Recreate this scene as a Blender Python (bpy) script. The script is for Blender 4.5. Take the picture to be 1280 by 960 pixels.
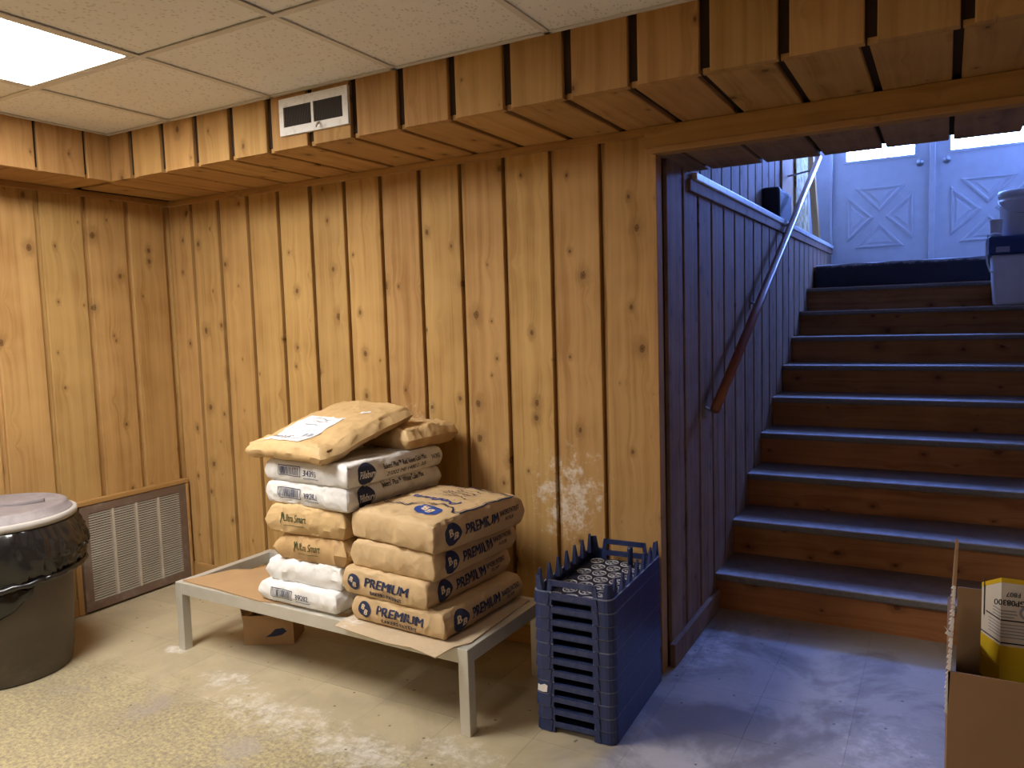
import bpy, bmesh, math, random
from mathutils import Vector, Matrix, noise
from mathutils.bvhtree import BVHTree

for o in list(bpy.data.objects):
    bpy.data.objects.remove(o, do_unlink=True)
scene = bpy.context.scene
COL = scene.collection
PI = math.pi
random.seed(7)

# ------------------------------------------------------------------ camera
F_PX = 962.86
cam_d = bpy.data.cameras.new('camera')
cam = bpy.data.objects.new('camera', cam_d)
COL.objects.link(cam)
cam_d.sensor_fit = 'HORIZONTAL'
cam_d.sensor_width = 36.0
cam_d.lens = F_PX / 1280 * 36.0
cam_d.clip_start = 0.02
YAW, PITCH, ROLL = 0.5139, 0.084, -0.0299
_fw = Vector((-math.sin(YAW) * math.cos(PITCH), math.cos(YAW) * math.cos(PITCH), -math.sin(PITCH)))
_rt = Vector((math.cos(YAW), math.sin(YAW), 0))
_up = _rt.cross(_fw)
_r2 = _rt * math.cos(ROLL) + _up * math.sin(ROLL)
_u2 = -_rt * math.sin(ROLL) + _up * math.cos(ROLL)
_m = Matrix((_r2, _u2, -_fw)).transposed().to_4x4()
_m.translation = Vector((3.6877, -2.8052, 1.384))
cam.matrix_world = _m
scene.camera = cam

# ------------------------------------------------------------------ world, exposure, light levels
w = bpy.data.worlds.new('world')
scene.world = w
w.use_nodes = True
w.node_tree.nodes['Background'].inputs[0].default_value = (0.5, 0.65, 1.0, 1)
w.node_tree.nodes['Background'].inputs[1].default_value = 0.1
vs = scene.view_settings
vs.view_transform = 'Standard'
vs.look = 'None'
vs.exposure = 0.0
vs.gamma = 1.0
vs.use_curve_mapping = False
LAMP_STRENGTH = 39.0       # ceiling troffer lens
LAMP_COLOR = (1.0, 0.965, 0.925)
PANE_STRENGTH = 80.0       # daylit door panes
PANE_COLOR = (0.16, 0.30, 1.0)

# ------------------------------------------------------------------ room dimensions (metres)
ZC, ZS, DS, DL = 2.2722, 2.0682, 0.5552, 0.3418
X1, RISE, TREAD, YS, ZH = 2.7505, 0.1721, 0.3387, 0.7306, 1.9682
XR = 4.42                  # right side of the stairs
XROOM, YROOM = 5.4, -5.2
YD = 4.85                  # door wall at the top of the stairs
ZLAND = RISE * 10
ZUP = 4.2
PITCHB = 0.2135            # board pitch

# ------------------------------------------------------------------ helpers
def tag(o, label=None, cat=None, group=None, kind=None):
    if label: o['label'] = label
    if cat: o['category'] = cat
    if group: o['group'] = group
    if kind: o['kind'] = kind
    return o

def empty(name, loc=(0, 0, 0), rz=0.0):
    o = bpy.data.objects.new(name, None)
    COL.objects.link(o)
    o.location = loc
    o.rotation_euler = (0, 0, rz)
    o.empty_display_size = 0.05
    return o

def link(name, me, mat, parent=None, smooth=False):
    if mat is not None and len(me.materials) == 0:
        me.materials.append(mat)
    o = bpy.data.objects.new(name, me)
    COL.objects.link(o)
    if parent: o.parent = parent
    if smooth:
        for p in me.polygons: p.use_smooth = True
    return o

def obj(name, bm, mat, parent=None, smooth=False):
    bmesh.ops.recalc_face_normals(bm, faces=bm.faces[:])
    me = bpy.data.meshes.new(name)
    bm.to_mesh(me); bm.free()
    return link(name, me, mat, parent, smooth)

def box(bm, x0, x1, y0, y1, z0, z1):
    v = [bm.verts.new(p) for p in ((x0,y0,z0),(x1,y0,z0),(x1,y1,z0),(x0,y1,z0),(x0,y0,z1),(x1,y0,z1),(x1,y1,z1),(x0,y1,z1))]
    for f in ((0,3,2,1),(4,5,6,7),(0,1,5,4),(1,2,6,5),(2,3,7,6),(3,0,4,7)):
        bm.faces.new([v[i] for i in f])
    return v

def bevel(bm, r, seg=2):
    bmesh.ops.recalc_face_normals(bm, faces=bm.faces[:])
    bmesh.ops.bevel(bm, geom=bm.edges[:], offset=r, segments=seg, profile=0.6, affect='EDGES', clamp_overlap=True)

def boxo(name, b, mat, parent=None, bv=0.0):
    bm = bmesh.new(); box(bm, *b)
    if bv: bevel(bm, bv)
    return obj(name, bm, mat, parent)

def prism(bm, pts, z0, z1, axis='z'):
    def P(a, b, c):
        return (a, b, c) if axis == 'z' else ((a, c, b) if axis == 'y' else (c, a, b))
    lo = [bm.verts.new(P(x, y, z0)) for x, y in pts]
    hi = [bm.verts.new(P(x, y, z1)) for x, y in pts]
    n = len(pts)
    bm.faces.new(lo[::-1]); bm.faces.new(hi)
    for i in range(n):
        bm.faces.new([lo[i], lo[(i+1) % n], hi[(i+1) % n], hi[i]])

def tube(bm, pts, r, seg=10, caps=True):
    pts = [Vector(p) for p in pts]
    rings = []
    for i, p in enumerate(pts):
        t = (pts[min(i+1, len(pts)-1)] - pts[max(i-1, 0)]).normalized()
        a = Vector((0, 0, 1)) if abs(t.z) < 0.9 else Vector((1, 0, 0))
        u = t.cross(a).normalized(); v = t.cross(u)
        rr = r[i] if isinstance(r, (list, tuple)) else r
        rings.append([bm.verts.new(p + (u*math.cos(2*PI*k/seg) + v*math.sin(2*PI*k/seg))*rr) for k in range(seg)])
    for a, b in zip(rings, rings[1:]):
        for k in range(seg):
            bm.faces.new([a[k], a[(k+1) % seg], b[(k+1) % seg], b[k]])
    if caps:
        bm.faces.new(rings[0][::-1]); bm.faces.new(rings[-1])

def lathe(bm, prof, seg=40, c=(0, 0), fn=None):
    rings = []
    for j, (r, z) in enumerate(prof):
        ring = []
        for k in range(seg):
            a = 2*PI*k/seg
            rr, zz = (r, z) if fn is None else fn(r, z, a, j)
            ring.append(bm.verts.new((c[0] + rr*math.cos(a), c[1] + rr*math.sin(a), zz)))
        rings.append(ring)
    for a, b in zip(rings, rings[1:]):
        for k in range(seg):
            bm.faces.new([a[k], a[(k+1) % seg], b[(k+1) % seg], b[k]])
    return rings

# ------------------------------------------------------------------ materials
def new_mat(name, rough=0.7, spec=0.3):
    m = bpy.data.materials.new(name); m.use_nodes = True
    nt = m.node_tree
    b = nt.nodes['Principled BSDF']
    b.inputs['Roughness'].default_value = rough
    b.inputs['Specular IOR Level'].default_value = spec
    return m, nt, b

class NG:
    """tiny node-building helper"""
    def __init__(s, nt): s.nt = nt
    def n(s, t, **kw):
        nd = s.nt.nodes.new(t)
        for k, v in kw.items(): setattr(nd, k, v)
        return nd
    def l(s, a, b): s.nt.links.new(a, b)
    def set(s, sock, v):
        if isinstance(v, bpy.types.NodeSocket): s.l(v, sock)
        else: sock.default_value = v
    def math(s, op, a, b=0.0, c=None, clamp=False):
        nd = s.n('ShaderNodeMath', operation=op, use_clamp=clamp)
        s.set(nd.inputs[0], a); s.set(nd.inputs[1], b)
        if c is not None: s.set(nd.inputs[2], c)
        return nd.outputs[0]
    def vmath(s, op, a, b):
        nd = s.n('ShaderNodeVectorMath', operation=op)
        s.set(nd.inputs[0], a); s.set(nd.inputs[1], b)
        return nd.outputs[1] if op in ('LENGTH', 'DISTANCE', 'DOT_PRODUCT') else nd.outputs[0]
    def noise(s, vec, scale, detail=3.0, rough=0.55, dist=0.0):
        nd = s.n('ShaderNodeTexNoise')
        if vec is not None: s.l(vec, nd.inputs['Vector'])
        nd.inputs['Scale'].default_value = scale
        nd.inputs['Detail'].default_value = detail
        nd.inputs['Roughness'].default_value = rough
        nd.inputs['Distortion'].default_value = dist
        return nd.outputs['Fac']
    def ramp(s, fac, stops):
        nd = s.n('ShaderNodeValToRGB')
        el = nd.color_ramp.elements
        while len(el) < len(stops): el.new(0.5)
        for e, (p, c) in zip(el, stops):
            e.position = p; e.color = c if len(c) == 4 else (*c, 1)
        s.set(nd.inputs[0], fac)
        return nd.outputs[0]
    def mix(s, fac, a, b, mode='MIX'):
        nd = s.n('ShaderNodeMix', data_type='RGBA', blend_type=mode)
        s.set(nd.inputs[0], fac)
        s.set(nd.inputs[6], a if isinstance(a, bpy.types.NodeSocket) else (*a, 1))
        s.set(nd.inputs[7], b if isinstance(b, bpy.types.NodeSocket) else (*b, 1))
        return nd.outputs[2]
    def smooth(s, v, a, b, lo=0.0, hi=1.0):
        nd = s.n('ShaderNodeMapRange', interpolation_type='SMOOTHSTEP')
        s.set(nd.inputs[0], v)
        nd.inputs[1].default_value = a; nd.inputs[2].default_value = b
        nd.inputs[3].default_value = lo; nd.inputs[4].default_value = hi
        return nd.outputs[0]
    def bump(s, h, strength, dist, bsdf):
        nd = s.n('ShaderNodeBump')
        nd.inputs['Strength'].default_value = strength
        nd.inputs['Distance'].default_value = dist
        s.l(h, nd.inputs['Height']); s.l(nd.outputs[0], bsdf.inputs['Normal'])

def wood(name, light, dark, knots=1.0, rough=0.75, axis='z', smudge=None, dust=0.0, spec=0.25):
    m, nt, b = new_mat(name, rough, spec)
    g = NG(nt)
    tc = g.n('ShaderNodeTexCoord'); oi = g.n('ShaderNodeObjectInfo')
    off = g.n('ShaderNodeCombineXYZ')
    for i, k in enumerate((37.3, 11.1, 91.7)):
        g.l(g.math('MULTIPLY', oi.outputs['Random'], k), off.inputs[i])
    p = g.vmath('ADD', tc.outputs['Object'], off.outputs[0])
    sp = g.n('ShaderNodeSeparateXYZ'); g.l(p, sp.inputs[0])
    L, A, B = {'z': (2, 0, 1), 'x': (0, 2, 1), 'y': (1, 0, 2)}[axis]
    l_, a_, b_ = sp.outputs[L], sp.outputs[A], sp.outputs[B]
    # knots: one point per cell, sizes vary, many cells have almost none
    kv = g.n('ShaderNodeCombineXYZ')
    g.l(g.math('MULTIPLY', a_, 6.6), kv.inputs[0]); g.l(g.math('MULTIPLY', l_, 4.6), kv.inputs[1])
    vo = g.n('ShaderNodeTexVoronoi', voronoi_dimensions='2D'); vo.inputs['Scale'].default_value = 1.0
    g.l(kv.outputs[0], vo.inputs['Vector'])
    d = vo.outputs['Distance']
    cs = g.n('ShaderNodeSeparateColor'); g.l(vo.outputs['Color'], cs.inputs[0])
    d = g.math('MULTIPLY', d, g.math('MULTIPLY_ADD', g.noise(p, 45.0, 3.0, 0.6), 1.1, 0.45))
    size = g.math('MULTIPLY_ADD', g.math('POWER', cs.outputs[0], 2.2), 0.085, 0.012)
    # grain bent around the knots
    bend = g.math('MULTIPLY', g.math('EXPONENT', g.math('MULTIPLY', d, -7.0)), 0.035)
    gv = g.n('ShaderNodeCombineXYZ')
    g.l(g.math('MULTIPLY', g.math('ADD', a_, bend), 34.0), gv.inputs[0])
    g.l(g.math('MULTIPLY', b_, 10.0), gv.inputs[1])
    g.l(g.math('MULTIPLY', l_, 0.9), gv.inputs[2])
    grain = g.noise(gv.outputs[0], 1.0, 5.0, 0.6, 0.4)
    broad = g.noise(g.vmath('MULTIPLY', p, (5.0, 5.0, 5.0)), 1.0, 2.0)
    t = g.math('ADD', g.math('MULTIPLY', grain, 0.75), g.math('MULTIPLY', broad, 0.35))
    col = g.ramp(t, [(0.38, dark), (0.53, tuple((x*0.6 + y*0.4) for x, y in zip(light, dark))), (0.68, light)])
    # board-to-board tone
    tone = g.n('ShaderNodeHueSaturation')
    g.l(col, tone.inputs['Color'])
    g.l(g.math('MULTIPLY_ADD', oi.outputs['Random'], 0.16, 0.92), tone.inputs['Value'])
    g.l(g.math('MULTIPLY_ADD', g.math('FRACT', g.math('MULTIPLY', oi.outputs['Random'], 17.0)), 0.008, 0.496), tone.inputs['Hue'])
    col = tone.outputs[0]
    if knots:
        q = g.math('DIVIDE', d, size)
        halo = g.smooth(q, 3.6, 0.7)
        core = g.smooth(q, 1.05, 0.55)
        big = g.smooth(size, 0.014, 0.026)
        col = g.mix(g.math('MULTIPLY', g.math('MULTIPLY', halo, 0.5*knots), big), col, tuple(x*0.62 for x in dark))
        rings = g.math('MULTIPLY_ADD', g.math('SINE', g.math('MULTIPLY', q, 11.0)), 0.22, 0.70)
        col = g.mix(g.math('MULTIPLY', g.math('MULTIPLY', g.math('MULTIPLY', core, rings), knots), big), col, tuple(x*f for x, f in zip(dark, (0.24, 0.18, 0.14))))
    geo = g.n('ShaderNodeNewGeometry')
    if smudge:
        tot = None
        for (cx, cy, cz), (sx, sy, sz), amt in smudge:
            dv = g.vmath('DIVIDE', g.vmath('SUBTRACT', geo.outputs['Position'], (cx, cy, cz)), (sx, sy, sz))
            f = g.math('MULTIPLY', g.smooth(g.vmath('LENGTH', dv, (0, 0, 0)), 1.0, 0.1), amt)
            tot = f if tot is None else g.math('MAXIMUM', tot, f)
        nz = g.noise(geo.outputs['Position'], 22.0, 6.0, 0.75)
        tot = g.math('MULTIPLY', g.smooth(g.math('ADD', nz, g.math('MULTIPLY', tot, 0.36)), 0.74, 1.0), 0.75)
        tot = g.math('MINIMUM', tot, 0.7)
        col = g.mix(tot, col, (0.78, 0.72, 0.62))
    if dust:
        nz = g.noise(geo.outputs['Position'], 9.0, 6.0, 0.7)
        col = g.mix(g.math('MULTIPLY', g.smooth(nz, 0.35, 0.75), dust), col, (0.50, 0.47, 0.44))
    g.l(col, b.inputs['Base Color'])
    sv = g.n('ShaderNodeCombineXYZ')
    g.l(g.math('MULTIPLY', a_, 12.0), sv.inputs[0]); g.l(g.math('MULTIPLY', l_, 260.0), sv.inputs[2])
    saw = g.noise(sv.outputs[0], 1.0, 2.0)
    h = g.math('ADD', g.math('MULTIPLY', saw, 0.6), grain)
    g.bump(h, 0.35, 0.002, b)
    return m

def plain(name, col, rough=0.6, spec=0.3, var=0.12, scale=12.0, metal=0.0, bump=0.0, bscale=60.0, dirt=None, dirt_amt=0.0, dirt_scale=6.0):
    m, nt, b = new_mat(name, rough, spec)
    g = NG(nt)
    tc = g.n('ShaderNodeTexCoord')
    nz = g.noise(tc.outputs['Object'], scale, 4.0)
    c = g.mix(nz, tuple(x*(1-var) for x in col), tuple(min(1, x*(1+var)) for x in col))
    if dirt:
        dz = g.noise(tc.outputs['Object'], dirt_scale, 6.0, 0.7)
        c = g.mix(g.math('MULTIPLY', g.smooth(dz, 0.5, 0.72), dirt_amt), c, dirt)
    g.l(c, b.inputs['Base Color'])
    b.inputs['Metallic'].default_value = metal
    if bump:
        g.bump(g.noise(tc.outputs['Object'], bscale, 4.0, 0.6), bump, 0.003, b)
    return m

def paper(name, col, rough=0.6, var=0.08):
    m, nt, b = new_mat(name, rough, 0.3)
    g = NG(nt); tc = g.n('ShaderNodeTexCoord'); oi = g.n('ShaderNodeObjectInfo')
    off = g.n('ShaderNodeCombineXYZ'); g.l(g.math('MULTIPLY', oi.outputs['Random'], 20.0), off.inputs[0])
    p = g.vmath('ADD', tc.outputs['Object'], off.outputs[0])
    w1 = g.n('ShaderNodeTexNoise'); w1.inputs['Scale'].default_value = 7.0; g.l(p, w1.inputs['Vector'])
    pw = g.vmath('ADD', p, g.vmath('MULTIPLY', w1.outputs['Color'], (0.10, 0.10, 0.10)))
    vo = g.n('ShaderNodeTexVoronoi', feature='F1'); vo.inputs['Scale'].default_value = 13.0; g.l(pw, vo.inputs['Vector'])
    v2 = g.n('ShaderNodeTexVoronoi', feature='F1'); v2.inputs['Scale'].default_value = 31.0; g.l(pw, v2.inputs['Vector'])
    nz = g.noise(p, 9.0, 5.0, 0.6)
    g.l(g.mix(nz, tuple(x*(1-var) for x in col), tuple(min(1, x*(1+var)) for x in col)), b.inputs['Base Color'])
    h = g.math('ADD', vo.outputs['Distance'], g.math('MULTIPLY', v2.outputs['Distance'], 0.35))
    g.bump(h, 0.45, 0.015, b)
    return m

def emit(name, col, strength):
    m = bpy.data.materials.new(name); m.use_nodes = True
    nt = m.node_tree; nt.nodes.remove(nt.nodes['Principled BSDF'])
    e = nt.nodes.new('ShaderNodeEmission')
    e.inputs[0].default_value = (*col, 1); e.inputs[1].default_value = strength
    nt.links.new(e.outputs[0], nt.nodes['Material Output'].inputs[0])
    return m

WL, WD = (0.50, 0.305, 0.112), (0.335, 0.18, 0.056)
M = {}
M['wood'] = wood('cedar_board', WL, WD)
M['wood_back'] = wood('cedar_board_dusted', WL, WD, smudge=[((2.36, 0, 0.66), (0.34, 0.3, 0.40), 1.0), ((1.64, 0, 0.98), (0.22, 0.3, 0.12), 0.75), ((2.0, 0, 1.12), (0.2, .3, .2), 0.35), ((2.2, 0, .45), (.6, .3, .4), .45)])
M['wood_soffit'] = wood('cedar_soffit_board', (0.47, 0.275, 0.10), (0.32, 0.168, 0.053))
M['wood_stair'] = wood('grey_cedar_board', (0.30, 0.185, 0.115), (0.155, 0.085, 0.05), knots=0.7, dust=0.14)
M['trim'] = wood('trim_wood', (0.48, 0.28, 0.105), (0.33, 0.175, 0.055), knots=0.25)
M['trim_x'] = wood('trim_wood_long', (0.43, 0.245, 0.088), (0.29, 0.15, 0.046), knots=0.25, axis='x')
M['trim_y'] = wood('trim_wood_deep', (0.43, 0.245, 0.088), (0.29, 0.15, 0.046), knots=0.25, axis='y')
M['riser'] = wood('pine_riser', (0.43, 0.185, 0.065), (0.25, 0.092, 0.03), knots=1.0, axis='x')
M['backing'] = plain('dark_backing', (0.035, 0.018, 0.008), 0.9)
M['black'] = plain('black_void', (0.01, 0.01, 0.01), 0.9)

def tread_mat():
    m, nt, b = new_mat('worn_tread_lit_edge', 0.7, 0.3); g = NG(nt)
    tc = g.n('ShaderNodeTexCoord'); geo = g.n('ShaderNodeNewGeometry')
    sp = g.n('ShaderNodeSeparateXYZ'); g.l(tc.outputs['Object'], sp.inputs[0])
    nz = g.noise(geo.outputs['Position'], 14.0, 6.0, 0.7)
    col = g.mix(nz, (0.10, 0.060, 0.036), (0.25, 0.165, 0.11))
    front = g.smooth(g.math('ADD', sp.outputs[1], g.math('MULTIPLY', nz, 0.12)), 0.150, 0.05)  # pale front, dark rear: flour dust plus the window-lit strip painted in
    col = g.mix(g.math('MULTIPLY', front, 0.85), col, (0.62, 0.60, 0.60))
    # the nosing face itself is scuffed dark
    fz = g.smooth(sp.outputs[2], -0.002, -0.006)
    sc = g.noise(geo.outputs['Position'], 60.0, 4.0, 0.7)
    col = g.mix(g.math('MULTIPLY', fz, 0.9), col, g.mix(sc, (0.05, 0.04, 0.032), (0.26, 0.22, 0.17)))
    g.l(col, b.inputs['Base Color'])
    g.bump(sc, 0.4, 0.002, b)
    return m
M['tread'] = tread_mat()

def floor_mat():
    m, nt, b = new_mat('dirty_vinyl_tile', 0.55, 0.35); g = NG(nt)
    geo = g.n('ShaderNodeNewGeometry'); oi = g.n('ShaderNodeObjectInfo')
    P = geo.outputs['Position']
    sp = g.n('ShaderNodeSeparateXYZ'); g.l(P, sp.inputs[0])
    X, Y = sp.outputs[0], sp.outputs[1]
    fine = g.noise(P, 70.0, 7.0, 0.8)
    mid = g.noise(P, 7.0, 5.0, 0.65)
    big = g.noise(P, 1.6, 3.0, 0.5)
    col = g.mix(mid, (0.40, 0.325, 0.20), (0.53, 0.455, 0.305))
    # trodden yellow grit in the open floor
    open_ = g.math('MULTIPLY', g.smooth(g.math('ADD', Y, g.math('MULTIPLY', g.math('SUBTRACT', mid, 0.5), 0.5)), -0.85, -1.08), g.smooth(X, 2.9, 2.2))
    grit = g.ramp(fine, [(0.38, (0.17, 0.145, 0.12)), (0.47, (0.33, 0.28, 0.18)), (0.56, (0.46, 0.385, 0.20)), (0.70, (0.61, 0.53, 0.31))])
    col = g.mix(g.math('MULTIPLY', open_, g.smooth(big, 0.30, 0.55, 0.6, 0.95)), col, grit)
    cg = g.smooth(g.noise(P, 26.0, 5.0, 0.7), 0.52, 0.66)
    col = g.mix(g.math('MULTIPLY', g.math('MULTIPLY', cg, open_), 0.40), col, (0.24, 0.20, 0.15))
    lav = g.math('MULTIPLY', open_, g.smooth(g.noise(P, 3.3, 5.0, 0.6), 0.55, 0.70))
    col = g.mix(g.math('MULTIPLY', lav, 0.6), col, (0.36, 0.32, 0.29))
    # grey-white trodden flour in front of the stairs
    st = g.smooth(g.math('ADD', X, g.math('MULTIPLY', g.math('SUBTRACT', mid, 0.5), 0.5)), 2.55, 2.9)
    gw = g.mix(g.math('ADD', g.math('MULTIPLY', mid, 0.7), g.math('MULTIPLY', fine, 0.3)), (0.30, 0.27, 0.24), (0.55, 0.52, 0.48))
    col = g.mix(st, col, gw)
    # dirt
    dk = g.smooth(g.noise(P, 2.1, 6.0, 0.62, 0.6), 0.46, 0.62)
    col = g.mix(g.math('MULTIPLY', dk, g.math('MULTIPLY_ADD', st, 0.55, 0.20)), col, (0.17, 0.14, 0.12))
    # brown strip along the bottom riser paints the step's shadow from window light
    br = g.smooth(g.math('ADD', Y, g.math('MULTIPLY', g.math('SUBTRACT', mid, 0.5), 0.15)), 0.45, 0.62)
    col = g.mix(g.math('MULTIPLY', br, 0.55), col, (0.30, 0.215, 0.12))
    # spilled flour around the rack; last two spots paint window light by the stairs
    wh = None
    for cx, cy, rx, ry, a in ((1.62, -0.93, 0.55, 0.16, .9), (2.05, -0.98, 0.35, 0.16, 1.0), (1.25, -0.82, 0.25, 0.12, .9), (2.35, -0.85, 0.30, 0.16, .8), (0.8, -0.72, .12, .06, 1.0), (1.8, -.35, .5, .3, .5), (3.55, -.35, .22, .5, 1.0), (2.86, .25, .16, .4, .9)):
        dv = g.n('ShaderNodeCombineXYZ')
        g.l(g.math('DIVIDE', g.math('SUBTRACT', X, cx), rx), dv.inputs[0])
        g.l(g.math('DIVIDE', g.math('SUBTRACT', Y, cy), ry), dv.inputs[1])
        f = g.math('MULTIPLY', g.smooth(g.vmath('LENGTH', dv.outputs[0], (0, 0, 0)), 1.2, 0.2), a)
        wh = f if wh is None else g.math('MAXIMUM', wh, f)
    wn = g.noise(P, 16.0, 7.0, 0.75)
    wm = g.smooth(g.math('ADD', wn, g.math('MULTIPLY', wh, 0.34)), 0.68, 1.0)
    col = g.mix(g.math('MULTIPLY', wm, 0.62), col, (0.82, 0.80, 0.76))
    # dark crumbs
    vo = g.n('ShaderNodeTexVoronoi'); vo.inputs['Scale'].default_value = 26.0; g.l(P, vo.inputs['Vector'])
    cs = g.n('ShaderNodeSeparateColor'); g.l(vo.outputs['Color'], cs.inputs[0])
    cr = g.math('MULTIPLY', g.smooth(vo.outputs['Distance'], 0.16, 0.10), g.smooth(cs.outputs[0], 0.86, 0.9))
    col = g.mix(g.math('MULTIPLY', cr, 0.75), col, (0.07, 0.05, 0.04))
    tone = g.n('ShaderNodeHueSaturation'); g.l(col, tone.inputs['Color'])
    g.l(g.math('MULTIPLY_ADD', oi.outputs['Random'], 0.07, 0.965), tone.inputs['Value'])
    g.l(tone.outputs[0], b.inputs['Base Color'])
    g.bump(g.math('ADD', fine, mid), 0.25, 0.003, b)
    return m
M['floor'] = floor_mat()
M['joint'] = plain('floor_joint', (0.20, 0.16, 0.11), 0.9)

def ceil_tile_mat():
    m, nt, b = new_mat('fissured_ceiling_tile', 0.95, 0.1); g = NG(nt)
    geo = g.n('ShaderNodeNewGeometry'); P = geo.outputs['Position']
    vo = g.n('ShaderNodeTexVoronoi'); vo.inputs['Scale'].default_value = 95.0
    g.l(g.vmath('MULTIPLY', P, (1.0, 0.55, 1.0)), vo.inputs['Vector'])
    cs = g.n('ShaderNodeSeparateColor'); g.l(vo.outputs['Color'], cs.inputs[0])
    hole = g.math('MULTIPLY', g.smooth(vo.outputs['Distance'], 0.36, 0.2), g.smooth(cs.outputs[0], 0.45, 0.6))
    nz = g.noise(P, 3.0, 3.0)
    col = g.mix(nz, (0.80, 0.785, 0.75), (0.85, 0.84, 0.81))
    col = g.mix(g.math('MULTIPLY', hole, 0.45), col, (0.30, 0.25, 0.19))
    g.l(col, b.inputs['Base Color'])
    g.bump(g.math('SUBTRACT', 1.0, hole), 0.5, 0.002, b)
    return m
M['ceil'] = ceil_tile_mat()
M['tgrid'] = plain('painted_runner', (0.66, 0.63, 0.58), 0.5)
M['lamp'] = emit('lamp_lens', LAMP_COLOR, LAMP_STRENGTH)
M['lamp_dim'] = emit('lamp_lens_dim', LAMP_COLOR, LAMP_STRENGTH*0.6)  # dimmer lens for the unseen lamp added to light the lower risers
M['pane'] = emit('daylit_pane', PANE_COLOR, PANE_STRENGTH)
M['white_paint'] = plain('white_enamel', (0.72, 0.70, 0.66), 0.45, dirt=(0.18, 0.15, 0.12), dirt_amt=0.35, dirt_scale=25)
M['vent_blade'] = plain('dark_blade', (0.075, 0.065, 0.055), 0.7)  # blades much darker than the white frame
M['brown_metal'] = plain('brown_enamel', (0.17, 0.115, 0.085), 0.5, dirt=(0.5, 0.47, 0.42), dirt_amt=0.25)
M['louver'] = plain('dusty_louver', (0.50, 0.44, 0.37), 0.55, dirt=(0.62, 0.60, 0.56), dirt_amt=0.5)
M['door'] = plain('white_door_paint', (0.62, 0.61, 0.60), 0.5)
def carpet_mat():
    m, nt, b = new_mat('dark_carpet', 0.95, 0.1); g = NG(nt)
    geo = g.n('ShaderNodeNewGeometry'); P = geo.outputs['Position']
    sp = g.n('ShaderNodeSeparateXYZ'); g.l(P, sp.inputs[0])
    nz = g.noise(P, 24.0, 5.0, 0.7); fz = g.noise(P, 160.0, 3.0)
    worn = g.smooth(g.math('ADD', sp.outputs[2], g.math('MULTIPLY', g.math('SUBTRACT', nz, 0.5), 0.06)), ZLAND - 0.012, ZLAND + 0.012)
    g.l(g.mix(g.math('MULTIPLY', worn, 0.8), g.mix(fz, (0.022, 0.022, 0.03), (0.06, 0.06, 0.07)), (0.42, 0.40, 0.39)), b.inputs['Base Color'])
    g.bump(fz, 0.8, 0.003, b)
    return m
M['mat'] = carpet_mat()
M['rail'] = plain('varnished_rail', (0.26, 0.085, 0.04), 0.28, spec=0.5)
M['steel'] = plain('dull_steel', (0.38, 0.37, 0.35), 0.4, metal=0.8)
M['alu'] = plain('dusty_aluminium', (0.62, 0.60, 0.53), 0.5, metal=0.45, dirt=(0.66, 0.64, 0.58), dirt_amt=0.5)
M['card'] = plain('cardboard', (0.42, 0.265, 0.135), 0.85, bump=0.2, bscale=25)
M['card_dusted'] = plain('floured_cardboard', (0.50, 0.39, 0.26), 0.9, dirt=(0.78, 0.75, 0.70), dirt_amt=0.85, dirt_scale=9, bump=0.2, bscale=25)
M['card_dark'] = plain('brown_cardboard', (0.30, 0.175, 0.085), 0.85, bump=0.1, bscale=25)
M['torn'] = plain('torn_paper', (0.80, 0.77, 0.73), 0.9)
M['kraft'] = paper('kraft_paper', (0.57, 0.405, 0.22), 0.62, 0.08)
M['kraft2'] = paper('golden_kraft_paper', (0.58, 0.395, 0.19), 0.6, 0.08)
M['kraft3'] = paper('brown_kraft_paper', (0.52, 0.335, 0.155), 0.6, 0.08)
M['white_paper'] = paper('white_paper', (0.80, 0.79, 0.77), 0.6, 0.05)
M['grey_paper'] = paper('pale_grey_paper', (0.72, 0.71, 0.69), 0.6, 0.05)
M['ink'] = plain('navy_ink', (0.028, 0.036, 0.082), 0.7)
M['ink_blue'] = plain('blue_ink', (0.03, 0.07, 0.30), 0.7)
M['ink_black'] = plain('black_ink', (0.02, 0.02, 0.025), 0.7)
M['ink_green'] = plain('olive_ink', (0.075, 0.085, 0.025), 0.7)
M['ink_grey'] = plain('grey_ink', (0.30, 0.31, 0.36), 0.7)
M['ink_cream'] = plain('cream_ink', (0.68, 0.56, 0.38), 0.7)
M['ink_white'] = plain('white_ink', (0.80, 0.80, 0.80), 0.7)
M['ink_brown'] = plain('red_brown_ink', (0.22, 0.07, 0.04), 0.7)
M['label_white'] = plain('white_label', (0.80, 0.81, 0.83), 0.5, var=0.03)
M['crate'] = plain('navy_plastic', (0.019, 0.032, 0.105), 0.34, spec=0.5, dirt=(0.16, 0.17, 0.24), dirt_amt=0.30, dirt_scale=14)
M['crate_rim'] = plain('dusty_highlit_rim', (0.15, 0.17, 0.24), 0.5, dirt=(0.5, 0.5, 0.52), dirt_amt=0.6, dirt_scale=40)  # pale lip colour: dust together with a painted bevel highlight
M['crate_ring'] = plain('dusty_ring', (0.42, 0.42, 0.45), 0.7)
M['crate_floor'] = plain('dark_crate_floor', (0.012, 0.015, 0.035), 0.6)
M['can'] = plain('grey_brown_plastic', (0.105, 0.088, 0.075), 0.5, dirt=(0.2, 0.175, 0.15), dirt_amt=0.4)
M['lid'] = plain('dusty_grey_plastic', (0.23, 0.20, 0.205), 0.6, dirt=(0.36, 0.33, 0.32), dirt_amt=0.5)
M['lid_rim'] = plain('floured_rim', (0.42, 0.39, 0.36), 0.8, bump=0.5, bscale=90)
M['liner'] = plain('black_film', (0.012, 0.011, 0.011), 0.22, spec=0.6, bump=0.25, bscale=18)
M['tote'] = plain('milky_plastic', (0.60, 0.58, 0.58), 0.45)
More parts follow.
